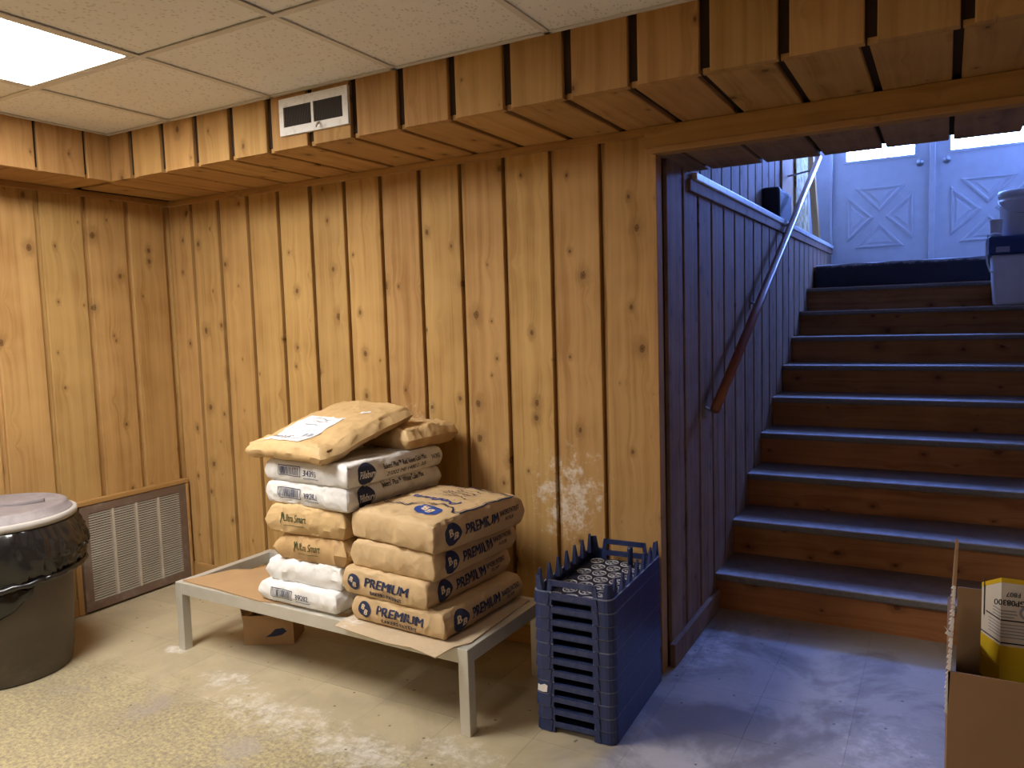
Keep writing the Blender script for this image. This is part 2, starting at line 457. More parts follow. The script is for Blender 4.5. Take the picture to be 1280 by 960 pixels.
M['tote_lid'] = plain('navy_lid', (0.03, 0.05, 0.13), 0.45)
M['bucket'] = plain('white_bucket', (0.72, 0.71, 0.70), 0.4)
M['darkplastic'] = plain('black_plastic', (0.018, 0.016, 0.02), 0.6)
M['carton'] = plain('carton_white', (0.72, 0.66, 0.58), 0.5, var=0.03)
M['carton_yellow'] = plain('carton_yellow', (0.72, 0.48, 0.02), 0.5, var=0.05)
def film():
    m, nt, b = new_mat('clear_film', 0.15, 0.5)
    b.inputs['Base Color'].default_value = (0.85, 0.82, 0.76, 1)
    b.inputs['Alpha'].default_value = 0.35
    return m
M['film'] = film()
def pattern():
    m, nt, b = new_mat('mottled_print', 0.7, 0.2); g = NG(nt)
    tc = g.n('ShaderNodeTexCoord')
    nz = g.noise(g.vmath('MULTIPLY', tc.outputs['Object'], (1, 9, 4)), 2.2, 4.0, 0.6, 1.5)
    g.l(g.ramp(nz, [(0.35, (0.10, 0.07, 0.05)), (0.5, (0.45, 0.32, 0.10)), (0.62, (0.7, 0.58, 0.35))]), b.inputs['Base Color'])
    return m
M['pattern'] = pattern()

# ------------------------------------------------------------------ channel boards
_bm_cache = {}
def board_mesh(width, length, mat, chan=0.026, flip=False):
    key = (round(width, 4), round(length, 4), mat, chan)
    if key in _bm_cache: return _bm_cache[key]
    bm = bmesh.new()
    e = 0.003
    # profile in x (across) and y (depth, face towards -y); channel lip on the low-x side
    s0 = min(0.0055, chan*0.3)
    pr = [(s0, 0.016), (s0, 0.004), (chan, 0.004), (chan, -0.014 + e), (chan + e, -0.014), (width - e, -0.014), (width - 0.0003, -0.014 + e), (width - 0.0003, 0.016)]
    prism(bm, pr, 0, length)
    bmesh.ops.recalc_face_normals(bm, faces=bm.faces[:])
    me = bpy.data.meshes.new('board'); bm.to_mesh(me); bm.free()
    me.materials.append(M[mat])
    _bm_cache[key] = me
    return me

def board(me, loc, rot, parent, name='board'):
    o = bpy.data.objects.new(name, me); COL.objects.link(o)
    o.location = loc; o.rotation_euler = rot; o.parent = parent
    return o

# ------------------------------------------------------------------ walls
def struct(o):
    o['kind'] = 'structure'; return o

wb = struct(boxo('wall_back', (-0.2, X1 - 0.0, 0.016, 0.16, 0, ZC + 0.4), M['backing']))
tag(wb, 'knotty cedar board wall behind the stacked bags')
x = -0.043
while x < X1 - 0.03:
    wd = min(PITCHB, X1 - 0.005 - x)
    board(board_mesh(wd, ZS, 'wood_back'), (x, 0.0, 0), (0, 0, 0), wb)
    x += PITCHB
wl = struct(boxo('wall_left', (-0.2, -0.016, YROOM, 0.16, 0, ZC + 0.4), M['backing']))
tag(wl, 'knotty cedar board wall with the return air grille')
y = -0.055
board(board_mesh(0.055, ZS, 'wood'), (0, y, 0), (0, 0, PI/2), wl)
while y > -3.2:
    y -= PITCHB + 0.012
    board(board_mesh(PITCHB + 0.012, ZS, 'wood'), (0, y, 0), (0, 0, PI/2), wl)
boxo('panel', (-0.016, 0.0, YROOM, y, 0, ZC), M['wood'], wl)

# soffit boxes along back and left walls
sf = struct(boxo('wall_soffit_back', (DL + 0.03, XROOM, -DS + 0.016, 0.0, ZS + 0.016, ZC + 0.1), M['backing']))
tag(sf, 'boxed cedar soffit along the top of the back wall')
x = 0.474 - PITCHB
xs = []
while x < XROOM - PITCHB:
    xs.append(x); x += 0.2155
hface = ZC - ZS + 0.0
for i, x in enumerate(xs):
    if x < DL:
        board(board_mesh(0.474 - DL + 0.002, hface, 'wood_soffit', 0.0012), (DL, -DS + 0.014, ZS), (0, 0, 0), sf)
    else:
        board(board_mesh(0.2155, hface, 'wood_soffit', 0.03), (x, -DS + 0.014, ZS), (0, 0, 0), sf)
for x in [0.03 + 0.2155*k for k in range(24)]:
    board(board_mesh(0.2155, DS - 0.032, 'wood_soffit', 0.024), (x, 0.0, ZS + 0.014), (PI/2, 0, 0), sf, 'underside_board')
boxo('corner_filler', (DL - 0.03, DL, -DS - 0.002, -DS + 0.03, ZS, ZC), M['trim'], sf)
sl = struct(boxo('wall_soffit_left', (-0.016, DL - 0.016, YROOM, -DS - 0.003, ZS + 0.016, ZC + 0.1), M['backing']))
tag(sl, 'boxed cedar soffit along the top of the left wall')
y = -DS - 0.002
wds = [0.122] + [0.2155]*14
for wd in wds:
    y -= wd
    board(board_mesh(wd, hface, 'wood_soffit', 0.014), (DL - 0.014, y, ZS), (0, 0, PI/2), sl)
for k in range(14):
    board(board_mesh(0.2155, DL, 'wood_soffit', 0.012), (DL, -DS - 0.2155*(k+1) + 0.01, ZS + 0.014), (PI/2, 0, -PI/2 + PI), sl, 'underside_board') if False else \
    boxo('underside_board', (0.0, DL - 0.032, -DS - 0.2155*(k+1) + 0.004, -DS - 0.2155*k, ZS, ZS + 0.014), M['trim_x'], sl)
struct(boxo('trim_1', (0.0, X1 - 0.03, -0.036, -0.012, ZS - 0.028, ZS), M['trim_x'], None, 0.004))['label'] = 'thin cedar strip under the soffit on the back wall'
struct(boxo('trim_2', (0.012, 0.036, YROOM + 0.1, -0.036, ZS - 0.028, ZS), M['trim_y'], None, 0.004))['label'] = 'thin cedar strip under the soffit on the left wall'
struct(boxo('baseboard_back', (0.03, X1 - 0.05, -0.028, -0.013, 0.002, 0.085), M['trim_x'], None, 0.004))
struct(boxo('baseboard_left', (0.013, 0.028, YROOM + 0.1, -0.66, 0.002, 0.085), M['trim_y'], None, 0.004))

# stair opening: casing, header, underside of the beam
cs_ = struct(boxo('trim_3', (X1 - 0.034, X1 + 0.004, -0.032, 0.03, 0.0, ZS - 0.0), M['trim'], None, 0.003)); cs_['label'] = 'upright edge board at the stair opening'
hd = struct(boxo('trim_4', (X1 - 0.036, XR + 0.2, -0.045, -0.0135, ZH + 0.022, ZS - 0.001), M['trim_x'], None, 0.003)); hd['label'] = 'wide header board over the stair opening'
boxo('moulding', (X1 - 0.008, XR + 0.2, -0.052, 0.006, ZH, ZH + 0.024), M['trim_x'], hd, 0.004)
bmw = struct(boxo('wall_beam', (X1 - 0.16, XR + 0.2, 0.0, 0.39, ZH + 0.016, ZUP), M['backing'])); bmw['label'] = 'boxed beam between the header and the upper hall'
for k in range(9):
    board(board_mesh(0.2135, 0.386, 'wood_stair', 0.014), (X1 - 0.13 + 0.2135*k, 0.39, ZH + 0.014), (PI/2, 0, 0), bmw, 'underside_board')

# stair side wall
ZLEDGE = 1.94
ws = struct(boxo('wall_stair_left', (X1 - 0.14, X1 - 0.016, 0.16, YD, -0.02, ZLEDGE), M['backing']))
tag(ws, 'grey cedar board wall beside the stairs, below the ledge')
y = 0.03
k = 0
while y < YD - 0.02:
    wd = min(0.2165, YD - y)
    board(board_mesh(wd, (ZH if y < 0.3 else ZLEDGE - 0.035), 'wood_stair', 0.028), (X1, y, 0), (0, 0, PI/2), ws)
    y += 0.2165
lg = struct(boxo('trim_5', (X1 - 0.30, X1 + 0.035, 0.392, YD - 0.02, ZLEDGE - 0.008, ZLEDGE + 0.024), M['white_paint'], None, 0.005)); lg['label'] = 'pale sloping-looking ledge cap along the stair wall'
lg['label'] = 'scuffed pale ledge cap along the stair wall'
boxo('moulding', (X1 + 0.0, X1 + 0.026, 0.33, YD - 0.02, ZLEDGE - 0.058, ZLEDGE - 0.010), M['wood_stair'], lg, 0.004)
bs = struct(boxo('baseboard_stair', (X1 + 0.012, X1 + 0.034, 0.032, YS - 0.002, 0.002, 0.095), M['wood_stair'], None, 0.004))
XU = X1 - 0.15
wu = struct(boxo('wall_upper_left', (XU - 0.15, XU - 0.016, 0.30, YD + 0.1, ZLEDGE - 0.1, ZUP), M['backing']))
tag(wu, 'cedar board wall above the ledge in the upper hall')
y = 0.40
while y < 3.0:
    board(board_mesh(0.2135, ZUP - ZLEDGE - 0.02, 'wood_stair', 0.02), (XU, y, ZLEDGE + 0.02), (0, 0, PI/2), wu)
    y += 0.2135
boxo('post', (XU - 0.016, XU + 0.03, y + 0.0, 3.78, ZLEDGE + 0.024, ZUP), M['trim'], wu, 0.006)
boxo('panel', (XU - 0.016, XU + 0.0, 3.78, YD, ZLEDGE + 0.024, ZUP), M['white_paint'], wu)
wr = struct(boxo('wall_stair_right', (XR, XR + 0.15, 0.0, YD + 0.1, 0, ZUP), M['door']))  # unseen wall, kept pale like the upper ceiling to bounce daylight onto the stairs
struct(boxo('ceiling_upper', (X1 - 0.5, XR + 0.3, 0.3, YD + 0.2, ZUP, ZUP + 0.1), M['door']))
# remaining room shell, behind the camera
struct(boxo('wall_back_right', (XR + 0.15, XROOM + 0.1, 0.0, 0.15, 0, ZC + 0.2), M['wood']))
struct(boxo('wall_right', (XROOM, XROOM + 0.15, YROOM, 0.0, 0, ZC + 0.2), M['wood']))
struct(boxo('wall_front', (-0.2, XROOM + 0.15, YROOM - 0.15, YROOM, 0, ZC + 0.2), M['wood']))

# ------------------------------------------------------------------ floor
fl = struct(boxo('floor', (-0.2, XROOM + 0.1, YROOM - 0.1, YD + 0.1, -0.12, -0.0045), M['joint']))
tag(fl, 'worn cream vinyl tile floor dusted with flour')
TS = 0.3048
bm = bmesh.new(); box(bm, 0.0004, TS - 0.0004, 0.0004, TS - 0.0004, -0.0045, 0.0)
me_t = bpy.data.meshes.new('tile'); bmesh.ops.recalc_face_normals(bm, faces=bm.faces[:]); bm.to_mesh(me_t); bm.free()
me_t.materials.append(M['floor'])
FX0, FY1 = 0.08, 0.86
for i in range(-1, 16):
    for j in range(12):
        o = bpy.data.objects.new('tile', me_t); COL.objects.link(o)
        o.location = (FX0 + i*TS, FY1 - (j+1)*TS, 0); o.parent = fl
boxo('floor_sheet', (-0.2, XROOM, YROOM, FY1 - 12*TS, -0.0045, 0.0), M['floor'], fl)
boxo('floor_sheet', (FX0 + 16*TS, XROOM, FY1 - 12*TS, 0.0, -0.0045, 0.0), M['floor'], fl)

# ------------------------------------------------------------------ ceiling: lay-in tiles and runners
ce = struct(boxo('ceiling', (-0.2, XROOM + 0.1, YROOM - 0.1, 0.0, ZC + 0.10, ZC + 0.16), M['backing']))
tag(ce, 'suspended ceiling of fissured cream tiles')
GX = [DL] + [0.775 + 0.604*k for k in range(8)]
GY = [-DS] + [-1.122 - 0.604*k for k in range(7)]
lights = {(1, 1), (1, 2), (3, 5)}
tm = {}
for i in range(len(GX) - 1):
    for j in range(len(GY) - 1):
        if (i, j) in lights: continue
        a, b_, c, d_ = GX[i] + 0.006, GX[i+1] - 0.006, GY[j+1] + 0.006, GY[j] - 0.006
        key = (round(b_ - a, 3), round(d_ - c, 3))
        if key not in tm:
            bm = bmesh.new(); box(bm, 0, b_ - a, 0, d_ - c, 0, 0.015)
            bmesh.ops.recalc_face_normals(bm, faces=bm.faces[:])
            me = bpy.data.meshes.new('ceiling_tile'); bm.to_mesh(me); bm.free(); me.materials.append(M['ceil']); tm[key] = me
        o = bpy.data.objects.new('ceiling_tile', tm[key]); COL.objects.link(o)
        o.location = (a, c, ZC + 0.004 + random.uniform(0, 0.003)); o.parent = ce
boxo('ceiling_tile', (GX[-1], XROOM, YROOM, -DS, ZC + 0.004, ZC + 0.02), M['ceil'], ce)
boxo('ceiling_tile', (DL, GX[-1], YROOM, GY[-1], ZC + 0.004, ZC + 0.02), M['ceil'], ce)
for gx in GX[1:]:
    boxo('runner', (gx - 0.011, gx + 0.011, YROOM, -DS, ZC - 0.001, ZC + 0.003), M['tgrid'], ce)
for gy in GY[1:]:
    for a, b_ in zip(GX, GX[1:]):
        boxo('runner', (a + 0.0115, b_ - 0.0115, gy - 0.011, gy + 0.011, ZC - 0.001, ZC + 0.003), M['tgrid'], ce)
boxo('runner', (DL, XROOM, -DS - 0.018, -DS, ZC - 0.001, ZC + 0.003), M['tgrid'], ce)
boxo('runner', (DL, DL + 0.018, YROOM, -DS - 0.018, ZC - 0.001, ZC + 0.003), M['tgrid'], ce)

def troffer(i, j, label, n=2, lens='lamp'):
    a, b_, c, d_ = GX[i] + 0.012, GX[i+1] - 0.012, GY[j+n] + 0.012, GY[j] - 0.012
    t = empty('ceiling_light', ((a + b_)/2, (c + d_)/2, ZC)); tag(t, label, 'ceiling light', 'recessed ceiling lights')
    hx, hy = (b_ - a)/2, (d_ - c)/2
    bm = bmesh.new()
    f = 0.018
    for q in ((-hx, hx, -hy, -hy + f, 0, 0.02), (-hx, hx, hy - f, hy, 0, 0.02), (-hx, -hx + f, -hy + f, hy - f, 0, 0.02), (hx - f, hx, -hy + f, hy - f, 0, 0.02)): box(bm, *q)
    obj('frame', bm, M['white_paint'], t)
    boxo('housing', (-hx, hx, -hy, hy, 0.02, 0.09), M['white_paint'], t)
    bm = bmesh.new()
    box(bm, -hx + f, hx - f, -hy + f, hy - f, 0.006, 0.012)
    obj('lens', bm, M[lens], t)
troffer(1, 1, 'lit rectangular ceiling light above the trash can')
troffer(3, 5, 'square ceiling light behind the viewer', 1, 'lamp_dim')

# ------------------------------------------------------------------ staircase
st = empty('staircase', (X1 + 0.016, YS, 0)); tag(st, 'wooden basement staircase with pine risers and floury treads', 'stairs')
XW = XR - X1 - 0.018
for i in range(10):
    if i < 9:
        boxo('riser', (0.0, XW, i*TREAD, i*TREAD + 0.02, i*RISE, (i+1)*RISE - 0.032), M['riser'], st)
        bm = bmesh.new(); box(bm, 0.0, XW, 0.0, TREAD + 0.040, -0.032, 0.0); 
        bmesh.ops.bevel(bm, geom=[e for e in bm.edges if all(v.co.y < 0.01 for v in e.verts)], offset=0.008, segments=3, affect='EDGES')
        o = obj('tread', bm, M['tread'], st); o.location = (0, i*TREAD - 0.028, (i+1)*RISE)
    else:
        boxo('riser', (0.0, XW, i*TREAD, i*TREAD + 0.02, i*RISE, (i+1)*RISE - 0.032), M['riser'], st)
        boxo('landing', (0.0, XW, i*TREAD - 0.028, YD - YS, ZLAND - 0.032, ZLAND), M['riser'], st)
bm = bmesh.new()
pts = [(0.02, -0.02)]
for i in range(9):
    pts += [(i*TREAD + 0.021, (i+1)*RISE - 0.033), ((i+1)*TREAD + 0.02, (i+1)*RISE - 0.033)]
pts += [(9*TREAD + 0.021, ZLAND - 0.033), (YD - YS, ZLAND - 0.033), (YD - YS, ZLAND - 0.3), (0.4, -0.02)]
prism(bm, pts, 0.002, 0.04, 'x')
obj('stringer', bm, M['riser'], st)

# carpet on the landing, hanging over the top riser
bm = bmesh.new()
nx = 60
yl = YS + 9*TREAD - 0.034
rows = [(YD - 0.05, ZLAND + 0.008), (yl + 0.3, ZLAND + 0.009), (yl + 0.02, ZLAND + 0.010), (yl - 0.005, ZLAND + 0.006), (yl - 0.008, ZLAND - 0.02), (yl - 0.007, ZLAND - 0.08), (yl - 0.006, ZLAND - RISE + 0.012)]
gr = []
for j, (yy, zz) in enumerate(rows):
    row = []
    for i in range(nx + 1):
        xx = X1 + 0.036 + (XR - X1 - 0.05)*i/nx
        n1 = noise.noise(Vector((xx*9, j*3.1, 0.3)))
        row.append(bm.verts.new((xx, yy + (0.006*n1 if j > 2 else 0) - (0.003 if j > 2 else 0), zz + (0.010*n1 if j in (2, 3) else 0) + (0.006*abs(n1) if j == 6 else 0))))
    gr.append(row)
for a, b_ in zip(gr, gr[1:]):
    for i in range(nx): bm.faces.new([a[i], a[i+1], b_[i+1], b_[i]])
co = obj('carpet', bm, M['mat'])
sm = co.modifiers.new('thick', 'SOLIDIFY'); sm.thickness = 0.006; sm.offset = 1
tag(co, 'dark ragged carpet on the landing, folded over the top step', 'carpet')

# handrail with brackets
hr = empty('handrail', (X1 + 0.075, 0.50, 0.97)); tag(hr, 'round varnished wooden handrail on the left stair wall', 'handrail')
bm = bmesh.new(); tube(bm, [(0, 0, 0), (0, 1.0, 0.508), (0, 2.0, 1.017), (0, 3.08, 1.568)], 0.0215, 14)
obj('rail', bm, M['rail'], hr, True)
for yy in (0.06, 0.98, 1.95, 2.9):
    z_ = yy*0.509
    if z_ + 0.97 > ZLEDGE - 0.05: xw = -0.075 - 0.15
    else: xw = -0.075 + 0.013
    bm = bmesh.new()
    tube(bm, [(xw, yy, z_ - 0.03), (xw + 0.04, yy, z_ - 0.05), (0, yy, z_ - 0.02)], 0.007, 8)
    box(bm, xw, xw + 0.006, yy - 0.018, yy + 0.018, z_ - 0.07, z_ + 0.005)
    box(bm, -0.012, 0.012, yy - 0.03, yy + 0.03, z_ - 0.03, z_ - 0.018)
    obj('bracket', bm, M['steel'], hr)

# ------------------------------------------------------------------ doors at the top
dw = struct(boxo('wall_door_side', (X1 - 0.5, X1 + 0.012, YD - 0.02, YD + 0.12, ZLAND - 0.2, ZUP), M['door']))
struct(boxo('wall_door_right', (4.375, XR + 0.2, YD - 0.02, YD + 0.12, ZLAND - 0.2, ZUP), M['door']))
struct(boxo('wall_door_top', (X1 + 0.012, 4.375, YD - 0.02, YD + 0.12, ZLAND + 2.05, ZUP), M['door']))
struct(boxo('trim_6', (3.545, 3.588, YD - 0.035, YD + 0.04, ZLAND, ZLAND + 2.05), M['door'], None, 0.004))['label'] = 'white centre post between the two doors'
struct(boxo('trim_7', (X1 + 0.001, X1 + 0.022, YD - 0.05, YD - 0.02, ZLAND, ZLAND + 2.05), M['door'], None, 0.004))['label'] = 'white frame strip beside the left door'

def door(name, x0, x1, handle_x, label):
    d = empty(name, (x0, YD, ZLAND + 0.012)); tag(d, label, None, None, 'structure')
    W = x1 - x0; Z0 = ZLAND + 0.012
    wz0, wz1 = 2.70 - Z0, 3.25 - Z0
    wx0, wx1 = 0.115, W - 0.115
    bm = bmesh.new()
    for q in ((0, W, 0, 0.045, 0, wz0), (0, wx0, 0, 0.045, wz0, wz1), (wx1, W, 0, 0.045, wz0, wz1), (0, W, 0, 0.045, wz1, 2.02)): box(bm, *q)
    slab = obj('slab', bm, M['door'], d)
    bm = bmesh.new()
    for q in ((wx0 - 0.02, wx1 + 0.02, -0.012, 0.0, wz0 - 0.02, wz0), (wx0 - 0.02, wx1 + 0.02, -0.012, 0.0, wz1, wz1 + 0.02), (wx0 - 0.02, wx0, -0.012, 0.0, wz0, wz1), (wx1, wx1 + 0.02, -0.012, 0.0, wz0, wz1)): box(bm, *q)
    f = obj('window_frame', bm, M['door'], d)
    boxo('pane', (wx0, wx1, 0.02, 0.026, wz0, wz1), M['pane'], f)
    cx, cz = W/2, 2.19 - Z0
    hx, hz, gp = W/2 - 0.12, 0.265, 0.045
    for k, tri in enumerate((((-hx + gp*1.4, hz), (hx - gp*1.4, hz), (0, gp)), ((-hx + gp*1.4, -hz), (hx - gp*1.4, -hz), (0, -gp)), ((-hx, hz - gp*1.2), (-hx, -hz + gp*1.2), (-gp, 0)), ((hx, hz - gp*1.2), (hx, -hz + gp*1.2), (gp, 0)))):
        c = (sum(p[0] for p in tri)/3, sum(p[1] for p in tri)/3)
        bm = bmesh.new()
        loops = []
        for s_, yy in ((1.0, -0.0005), (0.93, -0.016), (0.82, -0.018), (0.70, -0.003), (0.55, -0.003), (0.42, -0.012)):
            loops.append([bm.verts.new((cx + c[0] + (p[0]-c[0])*s_, yy, cz + c[1] + (p[1]-c[1])*s_)) for p in tri])
        for a, b_ in zip(loops, loops[1:]):
            for i in range(3): bm.faces.new([a[i], a[(i+1) % 3], b_[(i+1) % 3], b_[i]])
        bm.faces.new(loops[-1])
        obj('raised_panel', bm, M['door'], slab)
    bm = bmesh.new()
    tube(bm, [(handle_x, 0, 2.62 - Z0), (handle_x, -0.03, 2.62 - Z0), (handle_x, -0.055, 2.62 - Z0)], [0.03, 0.014, 0.028], 12)
    h_ = obj('handle', bm, M['steel'], slab, True)
    return d
door('door_1', X1 + 0.022, 3.545, 0.70, 'left white door with raised X panels and a bright window')
door('door_2', 3.588, 4.375, 0.085, 'right white door with raised X panels and a bright window')

# ------------------------------------------------------------------ things on the ledge
zt = ZLEDGE + 0.024
bm = bmesh.new(); box(bm, X1 - 0.145, X1 - 0.02, 2.52, 2.98, zt, zt + 0.235); bevel(bm, 0.03, 3)
cbx = obj('speaker_case', bm, M['darkplastic']); tag(cbx, 'small black rounded case standing on the ledge above the stairs', 'case')
bm = bmesh.new()
prism(bm, [(3.66, zt), (4.30, zt), (4.22, zt + 0.95), (3.66, zt + 0.95)], XU + 0.035, XU + 0.05, 'x')
o = obj('printed_panel', bm, M['pattern']); tag(o, 'mottled yellow and brown printed panel standing on the ledge', 'panel')
bm = bmesh.new()
v = [(XU + 0.05, 4.56, zt), (XU + 0.10, 4.56, zt), (XU + 0.10, 4.66, zt), (XU + 0.05, 4.66, zt)]
lo = [bm.verts.new(p) for p in v]; hi = [bm.verts.new((p[0] - 0.045, p[1] - 0.22, zt + 1.0)) for p in v]
bm.faces.new(lo[::-1]); bm.faces.new(hi)
for i in range(4): bm.faces.new([lo[i], lo[(i+1) % 4], hi[(i+1) % 4], hi[i]])
o = obj('plank', bm, M['trim']); tag(o, 'narrow plank leaning beside the left door on the ledge', 'plank')

# ------------------------------------------------------------------ tote, bucket and bits on the stairs
tz = 8*RISE + 0.001
ty0, ty1 = YS + 7*TREAD - 0.01, YS + 8*TREAD - 0.012
t = empty('storage_tote', (4.155, (ty0 + ty1)/2, tz)); tag(t, 'milky plastic storage tote with a deep navy lid on the stairs', 'tote')
hy = (ty1 - ty0)/2
bm = bmesh.new()
lo = [(-0.195, -hy + 0.02), (0.195, -hy + 0.02), (0.195, hy - 0.02), (-0.195, hy - 0.02)]
a = [bm.verts.new((x, y, 0)) for x, y in lo]; b_ = [bm.verts.new((x*1.1, y*1.06, 0.33)) for x, y in lo]
bm.faces.new(a[::-1]); bm.faces.new(b_)
for i in range(4): bm.faces.new([a[i], a[(i+1) % 4], b_[(i+1) % 4], b_[i]])
bevel(bm, 0.02, 3); obj('tub', bm, M['tote'], t, True)
bm = bmesh.new(); box(bm, -0.235, 0.235, -hy - 0.012, hy + 0.008, 0.325, 0.445); bevel(bm, 0.018, 3)
ld = obj('lid', bm, M['tote_lid'], t)
boxo('label', (-0.195, -0.12, -hy - 0.0135, -hy - 0.0125, 0.34, 0.375), M['ink_grey'], ld)
bk = empty('bucket', (4.135, (ty0 + ty1)/2 + 0.01, tz + 0.4462)); tag(bk, 'white plastic bucket standing on the navy tote lid', 'bucket')
bm = bmesh.new(); r = lathe(bm, [(0.0, 0.0), (0.135, 0.0), (0.140, 0.006), (0.152, 0.22), (0.158, 0.222), (0.158, 0.232), (0.153, 0.234), (0.153, 0.246), (0.159, 0.248), (0.159, 0.256), (0.155, 0.258)], 36)
pail = obj('pail', bm, M['bucket'], bk, True)
bm = bmesh.new(); lathe(bm, [(0.163, 0.256), (0.165, 0.262), (0.165, 0.285), (0.160, 0.290), (0.145, 0.284), (0.0, 0.284)], 36)
obj('lid', bm, M['bucket'], bk, True)
bm = bmesh.new(); tube(bm, [(0.158*math.cos(a_), -0.163*math.sin(a_)*1.0, 0.235 - 0.10*math.sin(a_)) for a_ in [PI*k/16 for k in range(17)]], 0.003, 6)
obj('bail_handle', bm, M['steel'], pail)
bm = bmesh.new(); lathe(bm, [(0.0, 0.0), (0.05, 0.0), (0.055, 0.01), (0.02, 0.09), (0.012, 0.13), (0.0, 0.13)], 20)
o = obj('funnel', bm, M['darkplastic'], None, True); o.location = (4.19, (ty0+ty1)/2 - 0.03, tz + 0.4462 + 0.286); tag(o, 'small dark funnel on top of the white bucket', 'funnel')
bm = bmesh.new(); lathe(bm, [(0.0, 0.0), (0.028, 0.0), (0.03, 0.003), (0.036, 0.10), (0.0385, 0.102), (0.0385, 0.108), (0.034, 0.106), (0.028, 0.006), (0.0, 0.006)], 24)
o = obj('cup', bm, M['bucket'], None, True); o.location = (3.962, ty0 + 0.045, tz + 0.4462); tag(o, 'white cup beside the bucket on the tote lid', 'cup')
bm = bmesh.new()
tube(bm, [(3.99, ty0 + 0.004, tz + 0.455), (3.95, ty0 - 0.01, tz + 0.462), (3.915, ty0 - 0.022, tz + 0.45), (3.905, ty0 - 0.02, tz + 0.40), (3.908, ty0 - 0.02, tz + 0.34), (3.915, ty0 - 0.015, tz + 0.27), (3.93, ty0 - 0.02, tz + 0.22), (3.955, ty0 - 0.01, tz + 0.215)], 0.0055, 8)
o = obj('cord', bm, M['bucket'], None, True); tag(o, 'white cord hanging over the end of the tote lid', 'cord')

# ------------------------------------------------------------------ return air grille and soffit register
g0y, g1y, g0z, g1z = -0.648, -0.036, 0.012, 0.555
gr_ = empty('return_grille', (0.0, (g0y + g1y)/2, g0z)); tag(gr_, 'brown framed return air grille low on the left wall', 'grille')
hy, H = (g1y - g0y)/2, g1z - g0z
wt = 0.018
boxo('wood_surround', (0.0145, 0.05, -hy - 0.03, hy + 0.004, H - 0.016, H + 0.006), M['trim_y'], gr_, 0.003)
boxo('wood_surround', (0.0145, 0.05, hy - 0.012, hy + 0.004, 0.0, H - 0.017), M['trim'], gr_, 0.003)
boxo('wood_surround', (0.0145, 0.034, -hy - 0.03, -hy - 0.002, -0.01, H - 0.017), M['trim'], gr_, 0.003)
bm = bmesh.new()
fy0, fy1, fz0, fz1 = -hy + 0.0, hy - 0.013, 0.0, H - 0.017
fw = 0.042
for q in ((fy0, fy1, fz0, fz0 + fw), (fy0, fy1, fz1 - fw, fz1), (fy0, fy0 + fw, fz0 + fw, fz1 - fw), (fy1 - fw, fy1, fz0 + fw, fz1 - fw)):
    box(bm, 0.015, 0.046, *q)
obj('frame', bm, M['brown_metal'], gr_)
boxo('duct_back', (0.0142, 0.016, fy0 + fw, fy1 - fw, fz0 + fw, fz1 - fw), M['black'], gr_)
span = fy1 - fy0 - 2*fw
for k in range(1, 4):
    yc = fy0 + fw + span*k/4
    boxo('mullion', (0.03, 0.045, yc - 0.006, yc + 0.006, fz0 + fw, fz1 - fw), M['louver'], gr_)
for k in range(4):
    a_, b_ = fy0 + fw + span*k/4 + (0.006 if k else 0), fy0 + fw + span*(k+1)/4 - (0.006 if k < 3 else 0)
    bm = bmesh.new()
    n = 36
    for i in range(n):
        z0 = fz0 + fw + (fz1 - fz0 - 2*fw)*(i + 0.15)/n
        vv = [(0.043, z0), (0.043, z0 + 0.0048), (0.034, z0 + 0.0064), (0.034, z0 + 0.0016)]
        pts = [bm.verts.new((xx, yy, zz)) for yy in (a_, b_) for xx, zz in vv]
        for f in ((0,1,2,3), (7,6,5,4), (0,4,5,1), (1,5,6,2), (2,6,7,3), (3,7,4,0)): bm.faces.new([pts[i_] for i_ in f])
    o = obj('louver_bank', bm, M['louver'], gr_); o['kind'] = 'stuff'

rg = empty('air_register', (1.60, -DS - 0.0005, 2.115)); tag(rg, 'white air register with dark blades on the soffit', 'vent')
bm = bmesh.new()
W, H = 0.172, 0.138
for q in ((-W, W, 0, 0.030), (-W, W, H - 0.032, H), (-W, -W + 0.022, 0.030, H - 0.032), (W - 0.026, W, 0.030, H - 0.032)):
    box(bm, q[0], q[1], -0.014, 0.0, q[2], q[3])
obj('frame', bm, M['white_paint'], rg)
boxo('center_bar', (-0.006, 0.006, -0.016, -0.002, 0.030, H - 0.032), M['white_paint'], rg)
boxo('duct_back', (-W + 0.022, W - 0.026, -0.001, 0.0, 0.030, H - 0.032), M['black'], rg)
for s_, (a_, b_) in enumerate(((-W + 0.022, -0.006), (0.006, W - 0.026))):
    bm = bmesh.new(); n = 24
    for i in range(n):
        xx = a_ + (b_ - a_)*(i + 0.5)/n
        box(bm, xx - 0.0011, xx + 0.0011, -0.011, -0.002, 0.030, H - 0.032)
    o = obj('blade_bank', bm, M['vent_blade'], rg); o['kind'] = 'stuff'
bm = bmesh.new(); tube(bm, [(0.03, -0.012, 0.028), (0.032, -0.03, 0.014), (0.032, -0.034, 0.004)], 0.004, 6)
obj('lever', bm, M['white_paint'], rg)

